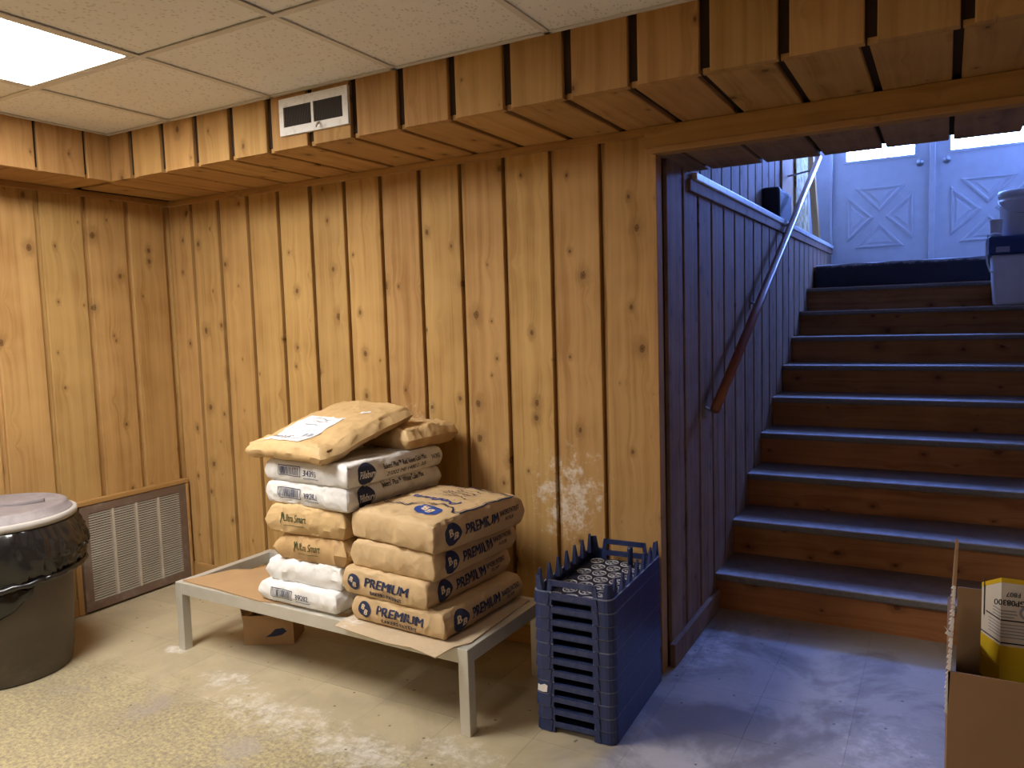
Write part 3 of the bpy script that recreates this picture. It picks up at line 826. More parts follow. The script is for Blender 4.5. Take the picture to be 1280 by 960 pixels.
# ------------------------------------------------------------------ dunnage rack
RZ = 0.300
rk = empty('storage_rack', (1.575, -0.468, 0), math.radians(-1.6)); tag(rk, 'low dusty aluminium storage rack carrying the stacked bags', 'rack')
hx, hy = 0.762, 0.262
tw = 0.040
for sx in (-1, 1):
    for sy in (-1, 1):
        bm = bmesh.new()
        cx, cy = sx*(hx - tw/2), sy*(hy - tw/2)
        box(bm, cx - tw/2, cx + tw/2, cy - tw/2, cy + tw/2, 0.0, RZ - 0.0); bevel(bm, 0.003, 2)
        obj('leg', bm, M['alu'], rk)
for sy in (-1, 1):
    cy = sy*(hy - tw/2)
    boxo('long_rail', (-hx + tw, hx - tw, cy - tw/2 + 0.002, cy + tw/2 - 0.002, RZ - 0.052, RZ - 0.001), M['alu'], rk, 0.003)
for sx in (-1, 1):
    cx = sx*(hx - tw/2)
    boxo('end_rail', (cx - tw/2 + 0.002, cx + tw/2 - 0.002, -hy + tw, hy - tw, RZ - 0.052, RZ - 0.001), M['alu'], rk, 0.003)
for cx in (-0.5, -0.2, 0.32, 0.55):
    boxo('cross_bar', (cx - 0.02, cx + 0.02, -hy + tw, hy - tw, RZ - 0.045, RZ - 0.005), M['alu'], rk, 0.003)

def sheet(name, outline, z, mat, label, droop=None, seed=0):
    """cardboard sheet cut from an outline polygon, slightly buckled, with real thickness"""
    bm = bmesh.new()
    f = bm.faces.new([bm.verts.new((x, y, 0)) for x, y in outline])
    bmesh.ops.triangulate(bm, faces=[f])
    for _ in range(4):
        es = [e for e in bm.edges if e.calc_length() > 0.05]
        if es: bmesh.ops.subdivide_edges(bm, edges=es, cuts=1)
        bmesh.ops.triangulate(bm, faces=bm.faces[:])
    for v in bm.verts:
        n1 = noise.noise(Vector((v.co.x*7 + seed, v.co.y*7, seed)))
        v.co.z = z + 0.003 + 0.003*n1 + (droop(v.co.x, v.co.y) if droop else 0)
    o = obj(name, bm, mat, None)
    m_ = o.modifiers.new('thick', 'SOLIDIFY'); m_.thickness = 0.004; m_.offset = 0
    tag(o, label, 'cardboard')
    return o
sheet('cardboard_sheet', [(0.835, -0.69), (1.02, -0.70), (1.33, -0.725), (1.46, -0.70), (1.52, -0.70), (1.52, -0.25), (1.30, -0.22), (1.16, -0.235), (1.05, -0.30), (1.0, -0.46), (0.92, -0.50), (0.88, -0.585)], RZ, M['card'], 'torn brown cardboard sheet at the empty end of the rack', lambda x, y: -0.010*max(0, (-0.62 - y)/0.1)*0, 3)
sheet('cardboard_sheet', [(1.775, -0.775), (1.90, -0.79), (2.02, -0.80), (2.13, -0.795), (2.245, -0.815), (2.31, -0.70), (2.305, -0.27), (2.0, -0.24), (1.80, -0.24)], RZ, M['card_dusted'], 'floured cardboard sheet under the flour bag stack', lambda x, y: -0.016*max(0, (-0.755 - y)/0.05), 8)

# ------------------------------------------------------------------ printing on curved bags
dg = None
def text2d(body, size, bold=0.0, shear=0.0, align='CENTER'):
    cu = bpy.data.curves.new('t', 'FONT'); cu.body = body; cu.size = size; cu.shear = shear
    cu.align_x = align; cu.align_y = 'CENTER'; cu.resolution_u = 3
    o = bpy.data.objects.new('t', cu); COL.objects.link(o)
    bpy.context.view_layer.update()
    dg = bpy.context.evaluated_depsgraph_get()
    me = bpy.data.meshes.new_from_object(o.evaluated_get(dg))
    vs_ = [(v.co.x, v.co.y) for v in me.vertices]; fs = [tuple(p.vertices) for p in me.polygons]
    bpy.data.objects.remove(o, do_unlink=True); bpy.data.curves.remove(cu); bpy.data.meshes.remove(me)
    if bold:      # heavier strokes: three slightly shifted copies of the same letters
        b_ = bold*size
        return join([(vs_, fs), ([(x + b_, y + b_*0.3) for x, y in vs_], fs), ([(x - b_, y - b_*0.3) for x, y in vs_], fs)])
    return vs_, fs
def xf(s, dx=0, dy=0, rot=0, sx=1, sy=1):
    c, n = math.cos(rot), math.sin(rot)
    return [((x*sx)*c - (y*sy)*n + dx, (x*sx)*n + (y*sy)*c + dy) for x, y in s[0]], s[1]
def fit(s, width):
    xs_ = [p[0] for p in s[0]]; k = width/(max(xs_) - min(xs_)); return xf(s, sx=k)
def rect(x0, x1, y0, y1): return [(x0, y0), (x1, y0), (x1, y1), (x0, y1)], [(0, 1, 2, 3)]
def disc(r, n=28, ry=None):
    ry = ry or r
    return [(r*math.cos(2*PI*k/n), ry*math.sin(2*PI*k/n)) for k in range(n)] + [(0, 0)], [(k, (k+1) % n, n) for k in range(n)]
def frame2d(x0, x1, y0, y1, t):
    return join([rect(x0, x1, y0, y0+t), rect(x0, x1, y1-t, y1), rect(x0, x0+t, y0+t, y1-t), rect(x1-t, x1, y0+t, y1-t)])
def line2d(pts, t):
    out = []
    for (ax, ay), (bx, by) in zip(pts, pts[1:]):
        L = math.hypot(bx-ax, by-ay); nx_, ny_ = -(by-ay)/L*t/2, (bx-ax)/L*t/2
        ex, ey = (bx-ax)/L*t/2, (by-ay)/L*t/2
        out.append(([(ax-ex+nx_, ay-ey+ny_), (bx+ex+nx_, by+ey+ny_), (bx+ex-nx_, by+ey-ny_), (ax-ex-nx_, ay-ey-ny_)], [(0, 1, 2, 3)]))
    return join(out)
def join(ss):
    V, F = [], []
    for v, f in ss:
        n = len(V); V += v; F += [tuple(i + n for i in q) for q in f]
    return V, F
def barcode(w, h, seed):
    rnd = random.Random(seed); out = [frame2d(-w/2, w/2, -h/2, h/2, h*0.07)]
    x = -w/2 + w*0.07
    while x < w/2 - w*0.09:
        b = w*rnd.choice((0.008, 0.012, 0.02, 0.03)); out.append(rect(x, x + b, -h*0.36, h*0.36)); x += b + w*rnd.choice((0.012, 0.018, 0.03))
    return join(out)

def stamp(bag, face, shape, mat, name, lift=0.0022, maxlen=0.008, under=None):
    """lay a flat print onto the bag surface by projecting it along the face's normal (all in bag-local space)"""
    bm = bmesh.new()
    vs_ = [bm.verts.new((x, y, 0)) for x, y in shape[0]]
    for f in shape[1]:
        try: bm.faces.new([vs_[i] for i in f])
        except ValueError: pass
    bmesh.ops.triangulate(bm, faces=bm.faces[:])
    for _ in range(5):
        es = [e for e in bm.edges if e.calc_length() > maxlen]
        if not es: break
        bmesh.ops.subdivide_edges(bm, edges=es, cuts=1)
        bmesh.ops.triangulate(bm, faces=bm.faces[:])
    tree = bag['_tree'] if False else TREES[bag.name]
    kill = []
    for v in bm.verts:
        u_, w_ = v.co.x, v.co.y
        if face == 'front': org, dr = Vector((u_, -2, w_)), Vector((0, 1, 0))
        elif face == 'right': org, dr = Vector((2, u_, w_)), Vector((-1, 0, 0))
        else: org, dr = Vector((u_, w_, 2)), Vector((0, 0, -1))
        h = tree.ray_cast(org, dr)
        if h[0] is None: kill.append(v); continue
        v.co = h[0] - dr*lift
    if kill: bmesh.ops.delete(bm, geom=kill, context='VERTS')
    me = bpy.data.meshes.new(name); bm.to_mesh(me); bm.free()
    return link(name, me, mat, under or bag)

TREES = {}
def make_bag(W, D, H, mat, seed, name='flour_sack', rx=0.006, ry=0.012, rz=None, dome=0.004, wr=1.0, bend=None, pinch=0.004, slope=0.0, taper=0.020):
    """filled paper sack: W across the front, D deep, H thick; base centre at the origin"""
    rz = rz or 0.015
    hw, hd, hh = W/2, D/2, H/2
    def axis(h, r, n):
        r = min(r, h*0.95)
        a = [-h, -h + r*0.12, -h + r*0.4, -h + r*0.7]
        b = [-h + r + (2*h - 2*r)*k/n for k in range(n + 1)]
        return a + b + [-q for q in reversed(a)]
    AX = (axis(hw, rx, 26), axis(hd, ry, 28), axis(hh, rz, 4))
    R = (rx, ry, rz); HF = (hw, hd, hh)
    bm = bmesh.new(); cache = {}
    def shape(p):
        c = [max(-(h - r), min(h - r, q)) for q, h, r in zip(p, HF, R)]
        dv = [(q - cc)/r for q, cc, r in zip(p, c, R)]
        L = math.sqrt(sum(k*k for k in dv))
        mx = max(abs(k) for k in dv)
        if L > 1e-9:
            dv = [k/L*mx for k in dv]
        q = Vector([cc + k*r for cc, k, r in zip(c, dv, R)])
        u, v, t_ = q.x/hw, q.y/hd, q.z/hh
        nrm = Vector(dv)
        q.x -= math.copysign(taper*abs(t_)**1.15*max(0.0, (abs(u) - 0.55)/0.45), q.x)
        q.y -= math.copysign(taper*0.45*abs(t_)**1.15*max(0.0, (abs(v) - 0.7)/0.3), q.y)
        # side gussets: a horizontal pinch on the two long sides, strongest near the ends
        g_ = pinch*math.exp(-(t_/0.28)**2)
        q.x -= math.copysign(g_*max(0.0, (abs(u) - 0.85)/0.15)*(0.35 + 0.65*abs(v)**3), q.x)
        # dome and slumped corners
        up = (t_ + 1)/2
        q.z += up*dome*(1 - u*u)*(1 - v*v)
        q.z -= up*0.10*H*(abs(u)**6)*(abs(v)**6)
        # bulging sides
        q.x *= 1 + 0.016*(1 - v*v)*(1 - t_*t_)
        q.y *= 1 + 0.010*(1 - u*u)*(1 - t_*t_)
        s3 = Vector((seed*3.17, seed*1.3, seed*0.7))
        w1 = noise.noise(q*11 + s3); w2 = noise.noise(Vector((q.x*34, q.y*34, q.z*10)) + s3)
        cr = 1 - abs(noise.noise(Vector((q.x*13, q.y*13, q.z*5)) + s3*2))*2.2
        cr2 = 1 - abs(noise.noise(Vector((q.x*21 + q.z*9, q.y*21, q.z*16)) + s3*3))*3.0
        dsp = wr*(0.0036*w1 + 0.0014*w2 + 0.0062*max(0, cr)**5 - 0.0060*max(0, cr2)**5)
        if t_ < -0.85: dsp *= 0.2
        q += nrm*dsp
        q.z += hh
        if bend: q.z += bend(u, v)
        q.z += slope*v
        return q
    def vert(p):
        k = tuple(round(c, 6) for c in p)
        if k not in cache: cache[k] = bm.verts.new(shape(p))
        return cache[k]
    for ax in range(3):
        i1, i2 = [(1, 2), (0, 2), (0, 1)][ax]
        for s_ in (-1, 1):
            for a0, a1 in zip(AX[i1], AX[i1][1:]):
                for b0, b1 in zip(AX[i2], AX[i2][1:]):
                    q = []
                    for pa, pb in ((a0, b0), (a1, b0), (a1, b1), (a0, b1)):
                        p = [0, 0, 0]; p[ax] = s_*HF[ax]; p[i1] = pa; p[i2] = pb; q.append(vert(p))
                    try: bm.faces.new(q)
                    except ValueError: pass
    bmesh.ops.recalc_face_normals(bm, faces=bm.faces[:])
    o = obj(name, bm, mat, None, True)
    o.data.set_sharp_from_angle(angle=math.radians(38))
    TREES[o.name] = BVHTree.FromPolygons([v.co for v in o.data.vertices], [tuple(p.vertices) for p in o.data.polygons])
    return o

def put(o, x, y, z, deg=0.0):
    o.location = (x, y, z); o.rotation_euler = (0, 0, math.radians(deg)); return o

PREM = text2d('PREMIUM', 0.05, 0.040, 0.12)
BAK = text2d('BAKERS PATENT', 0.02, 0.030)
FLO = text2d('FLOUR', 0.02, 0.030)
BBT = text2d('B', 0.034, 0.06, 0.1)
def emblem(bag, face, cx, cy, r, rot=0.0, ink='ink', ell=1.0):
    e = stamp(bag, face, xf(disc(r, 30), cx, cy, sy=ell), M[ink], 'emblem')
    k = r/0.031
    a = join([xf(BBT, -0.010*k, 0.006*k, 0, k*0.85, k*0.85), xf(BBT, 0.009*k, -0.007*k, 0, k*0.85, k*0.85)])
    stamp(bag, face, xf(a, cx, cy, rot, 1, ell), M['ink_cream'], 'emblem_letters', 0.0036, under=e)

# flour stack ---------------------------------------------------------------
FG = 'premium bakers flour sacks'
Z = RZ + 0.008
def flour(x0, x1, yf, z, H, deg, seed, front, label, mat='kraft', D=0.50, **kw):
    W = x1 - x0
    o = make_bag(W, D, H, M[mat], seed, **kw)
    a = math.radians(deg)
    cx = (x0 + x1)/2 - math.sin(a)*D/2; cy = yf + math.cos(a)*D/2
    put(o, cx, cy, z, deg); tag(o, label, 'sack', 'brown flour sacks on the rack')
    hz = H*0.5
    if front:
        emblem(o, 'front', -W*0.335, hz*1.06, 0.030, -0.25)
        stamp(o, 'front', xf(fit(PREM, W*0.50), W*0.04, hz*1.14, -0.03, 1, 0.92), M['ink'], 'lettering')
        stamp(o, 'front', xf(fit(BAK, W*0.36), W*0.03, hz*0.42, -0.03), M['ink'], 'lettering')
    emblem(o, 'right', -D*0.32, hz*1.0, 0.040, 0.1)
    stamp(o, 'right', xf(fit(PREM, D*0.36), -D*0.02, hz*1.06, 0.02, 1, 1.05), M['ink'], 'lettering')
    stamp(o, 'right', xf(fit(BAK, D*0.24), D*0.30, hz*1.30, 0.02, 1, 1.2), M['ink'], 'lettering')
    stamp(o, 'right', xf(fit(FLO, D*0.10), D*0.29, hz*0.86, 0.02), M['ink'], 'lettering')
    return o
flour(1.803, 2.245, -0.735, Z, 0.093, -3.5, 1, True, 'lettered brown flour sack at the bottom of the right stack')
flour(1.760, 2.180, -0.735, Z + 0.092, 0.100, -4.5, 2, True, 'lettered brown flour sack second from the bottom of the right stack')
flour(1.795, 2.205, -0.720, Z + 0.191, 0.104, -5.0, 3, False, 'brown flour sack with blank front, second from top of the right stack', mat='kraft')
fb = flour(1.790, 2.226, -0.725, Z + 0.294, 0.112, -9.0, 4, False, 'topmost flour sack of the right stack with printed top', dome=0.010, D=0.50, ry=0.03)
# printed top of the uppermost sack
emblem(fb, 'top', 0.075, -0.135, 0.056, PI, 'ink_blue', 0.78)
fr = [(-0.185, -0.115), (-0.035, -0.135), (-0.015, -0.085), (0.075, -0.055), (0.150, -0.085), (0.170, -0.115), (0.195, -0.10), (0.195, 0.20), (-0.19, 0.20), (-0.185, -0.115)]
stamp(fb, 'top', line2d(fr, 0.006), M['ink'], 'printed_frame', 0.0036)
stamp(fb, 'top', line2d([(x*0.955, y*0.955 + 0.004) for x, y in fr], 0.003), M['ink'], 'printed_frame', 0.0036)
stamp(fb, 'top', xf(fit(text2d('Premium', 0.06, 0.02, 0.2), 0.23), 0.0, -0.015, PI), M['ink_blue'], 'lettering')
for k, wd in enumerate((0.16, 0.13, 0.15, 0.17, 0.12)):      # illegible small print: broken rules
    x_ = -wd/2
    rnd = random.Random(40 + k); bits = []
    while x_ < wd/2:
        L_ = rnd.uniform(0.008, 0.022); bits.append(rect(0.01 + x_, 0.01 + min(x_ + L_, wd/2), 0.045 + 0.027*k, 0.051 + 0.027*k)); x_ += L_ + 0.004
    stamp(fb, 'top', join(bits), M['ink'], 'small_print', 0.0034)['kind'] = 'stuff'

# mixed stack ---------------------------------------------------------------
def sack(x0, x1, yf, z, H, deg, seed, mat, label, group, D=0.50, **kw):
    o = make_bag(x1 - x0, D, H, M[mat], seed, name=kw.pop('name', 'baking_mix_sack'), **kw)
    a = math.radians(deg)
    put(o, (x0 + x1)/2 - math.sin(a)*D/2, yf + math.cos(a)*D/2, z, deg); tag(o, label, 'sack', group)
    return o
def code(o, W, H, num, seed, z=0.55):
    stamp(o, 'front', xf(barcode(W*0.27, H*0.46, seed), -W*0.17, H*z), M['ink'], 'barcode', 0.0034, maxlen=0.012)
    stamp(o, 'front', xf(fit(text2d(num, 0.03, 0.01), W*0.155), W*0.075, H*(z - 0.05)), M['ink'], 'lettering')
    stamp(o, 'front', rect(W*0.0, W*0.17, H*(z - 0.29), H*(z - 0.24)), M['ink_grey'], 'small_print')
WG = 'white cake mix sacks on the rack'
W1 = sack(1.315, 1.750, -0.722, Z, 0.079, -2, 11, 'white_paper', 'lowest white sack with a barcode, lying on the rack', WG, D=0.48)
code(W1, 0.435, 0.079, '39282', 5)
W2 = sack(1.348, 1.758, -0.700, Z + 0.078, 0.092, 0, 12, 'white_paper', 'plain white sack with no barcode showing, second from the bottom', WG, D=0.47, wr=1.1, taper=0.030)
T1 = sack(1.402, 1.785, -0.700, Z + 0.169, 0.107, 0, 13, 'kraft3', 'lower of two tan sacks with green lettering in the left stack', 'tan sacks with green lettering', D=0.48, wr=1.2, taper=0.038)
T2 = sack(1.375, 1.783, -0.705, Z + 0.275, 0.114, 2, 14, 'kraft2', 'upper of two tan sacks with green lettering, crumpled corner', 'tan sacks with green lettering', D=0.48, wr=1.4, taper=0.028)
US = text2d('Ultra Smart', 0.035, 0.012)
for o, H, dx in ((T1, 0.107, 0.01), (T2, 0.114, -0.03)):
    stamp(o, 'front', xf(fit(US, 0.115), dx - 0.015, H*0.58, 0.0, 1, 1.15), M['ink_green'], 'lettering')
    stamp(o, 'front', line2d([(dx - 0.088, H*0.40), (dx - 0.080, H*0.58), (dx - 0.083, H*0.74)], 0.005), M['ink_green'], 'leaf_mark')
    stamp(o, 'front', line2d([(dx - 0.078, H*0.58), (dx - 0.074, H*0.76)], 0.004), M['ink_green'], 'leaf_mark')
    stamp(o, 'front', rect(dx - 0.070, dx + 0.03, H*0.33, H*0.35), M['ink_green'], 'small_print')
PB = text2d('Pillsbury', 0.04, 0.02, 0.15)
def cake(x0, x1, z, H, deg, seed, num, title, label, D, extra):
    W = x1 - x0
    o = sack(x0, x1, -0.700, z, H, deg, seed, 'grey_paper', label, WG, D=D, pinch=0.004, taper=0.016)
    code(o, W, H, num, seed)
    rl = stamp(o, 'right', xf(disc(0.046, 32), -D*0.33, H*0.50, sy=0.90), M['ink'], 'round_logo')
    stamp(o, 'right', xf(fit(PB, 0.080), -D*0.325, H*0.47), M['ink_white'], 'logo_lettering', 0.0036, under=rl)
    stamp(o, 'right', xf(fit(text2d(title, 0.03, 0.02), D*0.46), D*0.065, H*(0.62 if extra else 0.80), 0.0, 1, 0.95), M['ink_black'], 'lettering')
    if extra:
        stamp(o, 'right', xf(fit(text2d('21002 M0 1480 2', 0.024, 0.0), D*0.33), D*0.045, H*0.27, 0.03), M['ink_black'], 'lettering')
        stamp(o, 'right', xf(fit(text2d('35', 0.024, 0.0), D*0.05), D*0.27, H*0.29, 0.03), M['ink_black'], 'lettering')
        stamp(o, 'right', xf(fit(text2d('34393', 0.03, 0.015), D*0.10), D*0.405, H*0.50, 0, 1, 0.9), M['ink'], 'lettering')
    return o
cake(1.352, 1.815, Z + 0.388, 0.090, -4, 15, '39282', "Bakers' Plus\u2122 White Cake Mix", 'white cake mix sack with navy round logo, under its twin', 0.54, False)
cake(1.358, 1.822, Z + 0.477, 0.088, -4, 16, '34393', "Bakers' Plus\u2122 Red Velvet Cake Mix", 'red velvet cake mix sack with navy round logo', 0.55, True)
ZT = Z + 0.566
BK = sack(1.47, 1.85, -0.36, ZT, 0.088, -8, 17, 'kraft2', 'plain tan sack half hidden behind the labelled top sack', 'tan sacks on top of the left stack', D=0.30, wr=1.3, taper=0.034)
TP = sack(1.285, 1.742, -0.742, ZT + 0.012, 0.070, -6, 18, 'kraft2', 'topmost tan sack with a white paper label, tilted forward', 'tan sacks on top of the left stack', D=0.50, rz=0.018, wr=1.0, pinch=0.0, taper=0.030, rx=0.008, ry=0.02,
          bend=lambda u, v: 0.095*max(0, (v + 0.55)/1.55)**0.8 * 1.0 + 0.004 - 0.02*max(0, -v - 0.4) - 0.01*abs(u)**3)
pl_ = stamp(TP, 'top', xf(rect(-0.105, 0.105, -0.222, 0.02), -0.028, 0.0, 0.0), M['label_white'], 'paper_label', 0.0030)
stamp(TP, 'top', xf(fit(text2d('BEST-O-LAC', 0.03, 0.028), 0.105), -0.070, -0.178), M['ink_black'], 'lettering', 0.0046, under=pl_)
for k in range(2):
    stamp(TP, 'top', xf(rect(0.016 + 0.028*k, 0.036 + 0.028*k, -0.165, -0.135)), M['ink_grey'], 'small_print', 0.0044, under=pl_)
for k, (yy, x_0, x_1) in enumerate(((-0.195, 0.0, 0.06), (-0.07, -0.08, 0.02), (-0.04, -0.06, 0.03), (-0.015, -0.07, 0.04))):
    stamp(TP, 'top', rect(x_0, x_1, yy, yy + 0.005), M['ink_grey'], 'small_print', 0.0044, under=pl_)
stamp(TP, 'top', xf(rect(-0.022, 0.022, -0.008, 0.008), 0.11, 0.09, 0.5), M['label_white'], 'tape', 0.0026)

# ------------------------------------------------------------------ stacked bottle crates
def crate_meshes():
    W, D, P = 0.288, 0.530, 0.0438          # footprint and nesting pitch
    hw, hd, rc = W/2, D/2, 0.030
    T = 0.006
    def ring_pts(i):
        h1, h2, r = hw - i, hd - i, max(rc - i, 0.004)
        out = []
        for cx, cy, a0 in ((h1 - r, h2 - r, 0), (-h1 + r, h2 - r, PI/2), (-h1 + r, -h2 + r, PI), (h1 - r, -h2 + r, 1.5*PI)):
            for k in range(5):
                a = a0 + PI/2*k/4; out.append((cx + r*math.cos(a), cy + r*math.sin(a)))
        return out
    parts = {}
    # wall band: closed on the long sides, open in the middle of the short sides (hand holes)
    bm = bmesh.new()
    def band(i0, i1, z0, z1, gap, it=None):
        o_, n_ = ring_pts(i0), ring_pts(i1); N = len(o_); ot = ring_pts(i0 if it is None else it)
        for k in range(N):
            a, b = o_[k], o_[(k+1) % N]; c, d = n_[k], n_[(k+1) % N]
            long_front = abs(a[1] - b[1]) < 1e-6 and abs(a[0] - b[0]) > 0.1
            segs = [(0.0, 1.0)]
            if long_front and gap: segs = [(0.0, 0.19), (0.81, 1.0)]
            for s0, s1 in segs:
                L = lambda p, q, s: (p[0] + (q[0]-p[0])*s, p[1] + (q[1]-p[1])*s)
                q = [L(a, b, s0), L(a, b, s1), L(c, d, s1), L(c, d, s0)]
                qt = [L(ot[k], ot[(k+1) % N], s0), L(ot[k], ot[(k+1) % N], s1), q[2], q[3]]
                v0 = [bm.verts.new((*p, z0)) for p in q]; v1 = [bm.verts.new((*p, z1)) for p in qt]
                bm.faces.new(v0[::-1]); bm.faces.new(v1)
                for m in range(4): bm.faces.new([v0[m], v0[(m+1) % 4], v1[(m+1) % 4], v1[m]])
    band(0.0, T + 0.001, 0.0015, P - 0.0035, True, 0.0034)   # slight taper: each crate overhangs the one below
    parts['wall'] = bm
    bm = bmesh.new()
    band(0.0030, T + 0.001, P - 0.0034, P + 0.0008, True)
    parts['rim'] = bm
    # hand-hold frame on both short sides
    for s in (-1, 1):
        bm = bmesh.new()
        y0, y1 = s*(hd - T - 0.0075), s*(hd - T - 0.0012)
        ya, yb = min(y0, y1), max(y0, y1)
        fw_ = 0.086
        for sx in (-1, 1):
            prism(bm, [(sx*(fw_ + 0.010), 0.0), (sx*(fw_ - 0.006), 0.0), (sx*(fw_ - 0.016), P + 0.040), (sx*(fw_ - 0.002), P + 0.040)], ya, yb, 'y')
        box(bm, -fw_ + 0.012, fw_ - 0.012, ya, yb, P + 0.021, P + 0.040)
        for sx in (-1, 1):
            q0, q1 = sorted((s*(hd - 0.008), s*(hd + 0.0018)))
            prism(bm, [(sx*(fw_ + 0.008), 0.0015), (sx*(fw_ - 0.004), 0.0015), (sx*(fw_ - 0.008), P - 0.001), (sx*(fw_ + 0.002), P - 0.001)], q0, q1, 'y')
        ya, yb = min(s*(hd - 0.001), s*(hd - 0.006)), max(s*(hd - 0.001), s*(hd - 0.006))
        box(bm, -fw_ + 0.004, fw_ - 0.004, ya, yb, 0.020, 0.0385)
        parts['handle_frame%d' % s] = bm
    # pointed fins along the long sides
    fins = []
    for sx in (-1, 1):
        for k in range(7):
            yc = -hd + 0.050 + (D - 0.085)*k/6
            bm = bmesh.new()
            xo, xi = sx*(hw - T - 0.001), sx*(hw - T - 0.015)
            z0, z1 = P - 0.010, P + (0.060 if k in (0, 6) else 0.056)
            lo = [(xo, yc - 0.022), (xo, yc + 0.022), (xi, yc + 0.016), (xi, yc - 0.016)]
            hi = [(xo, yc - 0.004), (xo, yc + 0.007), (xi + sx*0.008, yc + 0.006), (xi + sx*0.008, yc - 0.003)]
            a = [bm.verts.new((*p, z0)) for p in lo]; b = [bm.verts.new((*p, z1)) for p in hi]
            bm.faces.new(a[::-1]); bm.faces.new(b)
            for m in range(4): bm.faces.new([a[m], a[(m+1) % 4], b[(m+1) % 4], b[m]])
            fins.append(bm)
    parts['fins'] = fins
    corners = []
    for sx in (-1, 1):
        for sy in (-1, 1):
            bm = bmesh.new()
            h1, h2, r = hw - T - 0.001, hd - T - 0.001, 0.024
            pts = []
            for k in range(5):
                a = PI/2*k/4; pts.append((h1 - r + r*math.cos(a), h2 - r + r*math.sin(a)))
            pts += [(h1 - r - 0.008, h2), (h1 - r - 0.008, h2 - 0.006), (h1 - 0.010, h2 - 0.010), (h1 - 0.006, h2 - r - 0.008), (h1, h2 - r - 0.008)]
            cx, cy = h1 - 0.006, h2 - 0.006
            lo = [bm.verts.new((sx*x, sy*y, P - 0.012)) for x, y in pts]
            hi = [bm.verts.new((sx*(cx + (x - cx)*0.62), sy*(cy + (y - cy)*0.62), P + 0.048)) for x, y in pts]
            bm.faces.new(lo[::-1]); bm.faces.new(hi)
            for m in range(len(pts)): bm.faces.new([lo[m], lo[(m+1) % len(pts)], hi[(m+1) % len(pts)], hi[m]])
            corners.append(bm)
    parts['corners'] = corners
    # floor slab and bottle seats
    bm = bmesh.new(); box(bm, -hw + 0.026, hw - 0.026, -hd + 0.026, hd - 0.026, 0.006, 0.010); parts['floor'] = bm
    seats = []
    for iy in range(7):
        for ix in range(3 if iy % 2 else 4):
            n = 3 if iy % 2 else 4
            seats.append(((ix - (n - 1)/2)*0.060, (iy - 3)*0.066))
    bm = bmesh.new()
    lathe(bm, [(0.0228, 0.010), (0.0228, 0.0135), (0.0262, 0.0135), (0.0262, 0.010)], 18)
    for a in (0, PI/2):
        for s in (-1, 1):
            c, n = math.cos(a)*s, math.sin(a)*s
            q = [(c*0.004 - n*0.0012, n*0.004 + c*0.0012), (c*0.0165 - n*0.0035, n*0.0165 + c*0.0035), (c*0.0165 + n*0.0035, n*0.0165 - c*0.0035), (c*0.004 + n*0.0012, n*0.004 - c*0.0012)]
            prism(bm, q, 0.010, 0.0125)
    parts['seat'] = bm
    return parts, seats, P
parts, seats, CP = crate_meshes()
def mesh_of(bm, name, mat, smooth=False):
    bmesh.ops.recalc_face_normals(bm, faces=bm.faces[:])
    me = bpy.data.meshes.new(name); bm.to_mesh(me); bm.free(); me.materials.append(mat)
    return me
ME = {'wall': mesh_of(parts['wall'], 'wall_band', M['crate']), 'hf-1': mesh_of(parts['handle_frame-1'], 'handle_frame', M['crate']), 'hf1': mesh_of(parts['handle_frame1'], 'handle_frame', M['crate']),
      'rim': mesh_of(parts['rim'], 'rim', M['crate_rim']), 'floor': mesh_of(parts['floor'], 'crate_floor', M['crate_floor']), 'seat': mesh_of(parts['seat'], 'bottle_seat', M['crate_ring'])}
FINS = [mesh_of(b, 'fin', M['crate']) for b in parts['fins']]
CORN = [mesh_of(b, 'corner_post', M['crate']) for b in parts['corners']]
NCR = 11
ordw = ['bottom', 'second', 'third', 'fourth', 'fifth', 'sixth', 'seventh', 'eighth', 'ninth', 'tenth', 'topmost']
for i in range(NCR):
    lab = {0: 'navy plastic bottle crate at the bottom of the stack on the floor', NCR - 1: 'topmost navy bottle crate with open fins and bottle seats showing'}.get(i, 'navy plastic bottle crate, %s from the bottom of its stack' % ordw[i])
    c = empty('bottle_crate', (2.632 + 0.0012*math.sin(i*2.3), -0.335 + 0.0015*math.cos(i*1.7), 0.0015 + i*CP), math.radians(1.6 + 0.25*math.sin(i*3.1)))
    tag(c, lab, 'crate', 'nested bottle crates')
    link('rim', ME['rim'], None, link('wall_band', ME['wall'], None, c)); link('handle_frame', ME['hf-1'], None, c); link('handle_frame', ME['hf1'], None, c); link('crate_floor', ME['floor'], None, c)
    if i == NCR - 1:
        for f in FINS: link('fin', f, None, c)
        for f in CORN: link('corner_post', f, None, c)
        for sx_, sy_ in seats:
            o = link('bottle_seat', ME['seat'], None, c); o.location = (sx_, sy_, 0)
        bm = bmesh.new(); tube(bm, [(0.045, 0.19, 0.01), (0.045, 0.19, 0.075), (0.045, 0.19, 0.082)], [0.011, 0.010, 0.010], 12)
        obj('peg', bm, M['crate'], c, True)
    if i == 3:
        bm = bmesh.new()
        prism(bm, [(-0.13, 0.008), (-0.112, 0.004), (-0.096, 0.006), (-0.094, 0.028), (-0.105, 0.032), (-0.12, 0.026), (-0.128, 0.030)], -0.2668, -0.2652, 'y')
        obj('torn_sticker', bm, M['torn'], c)

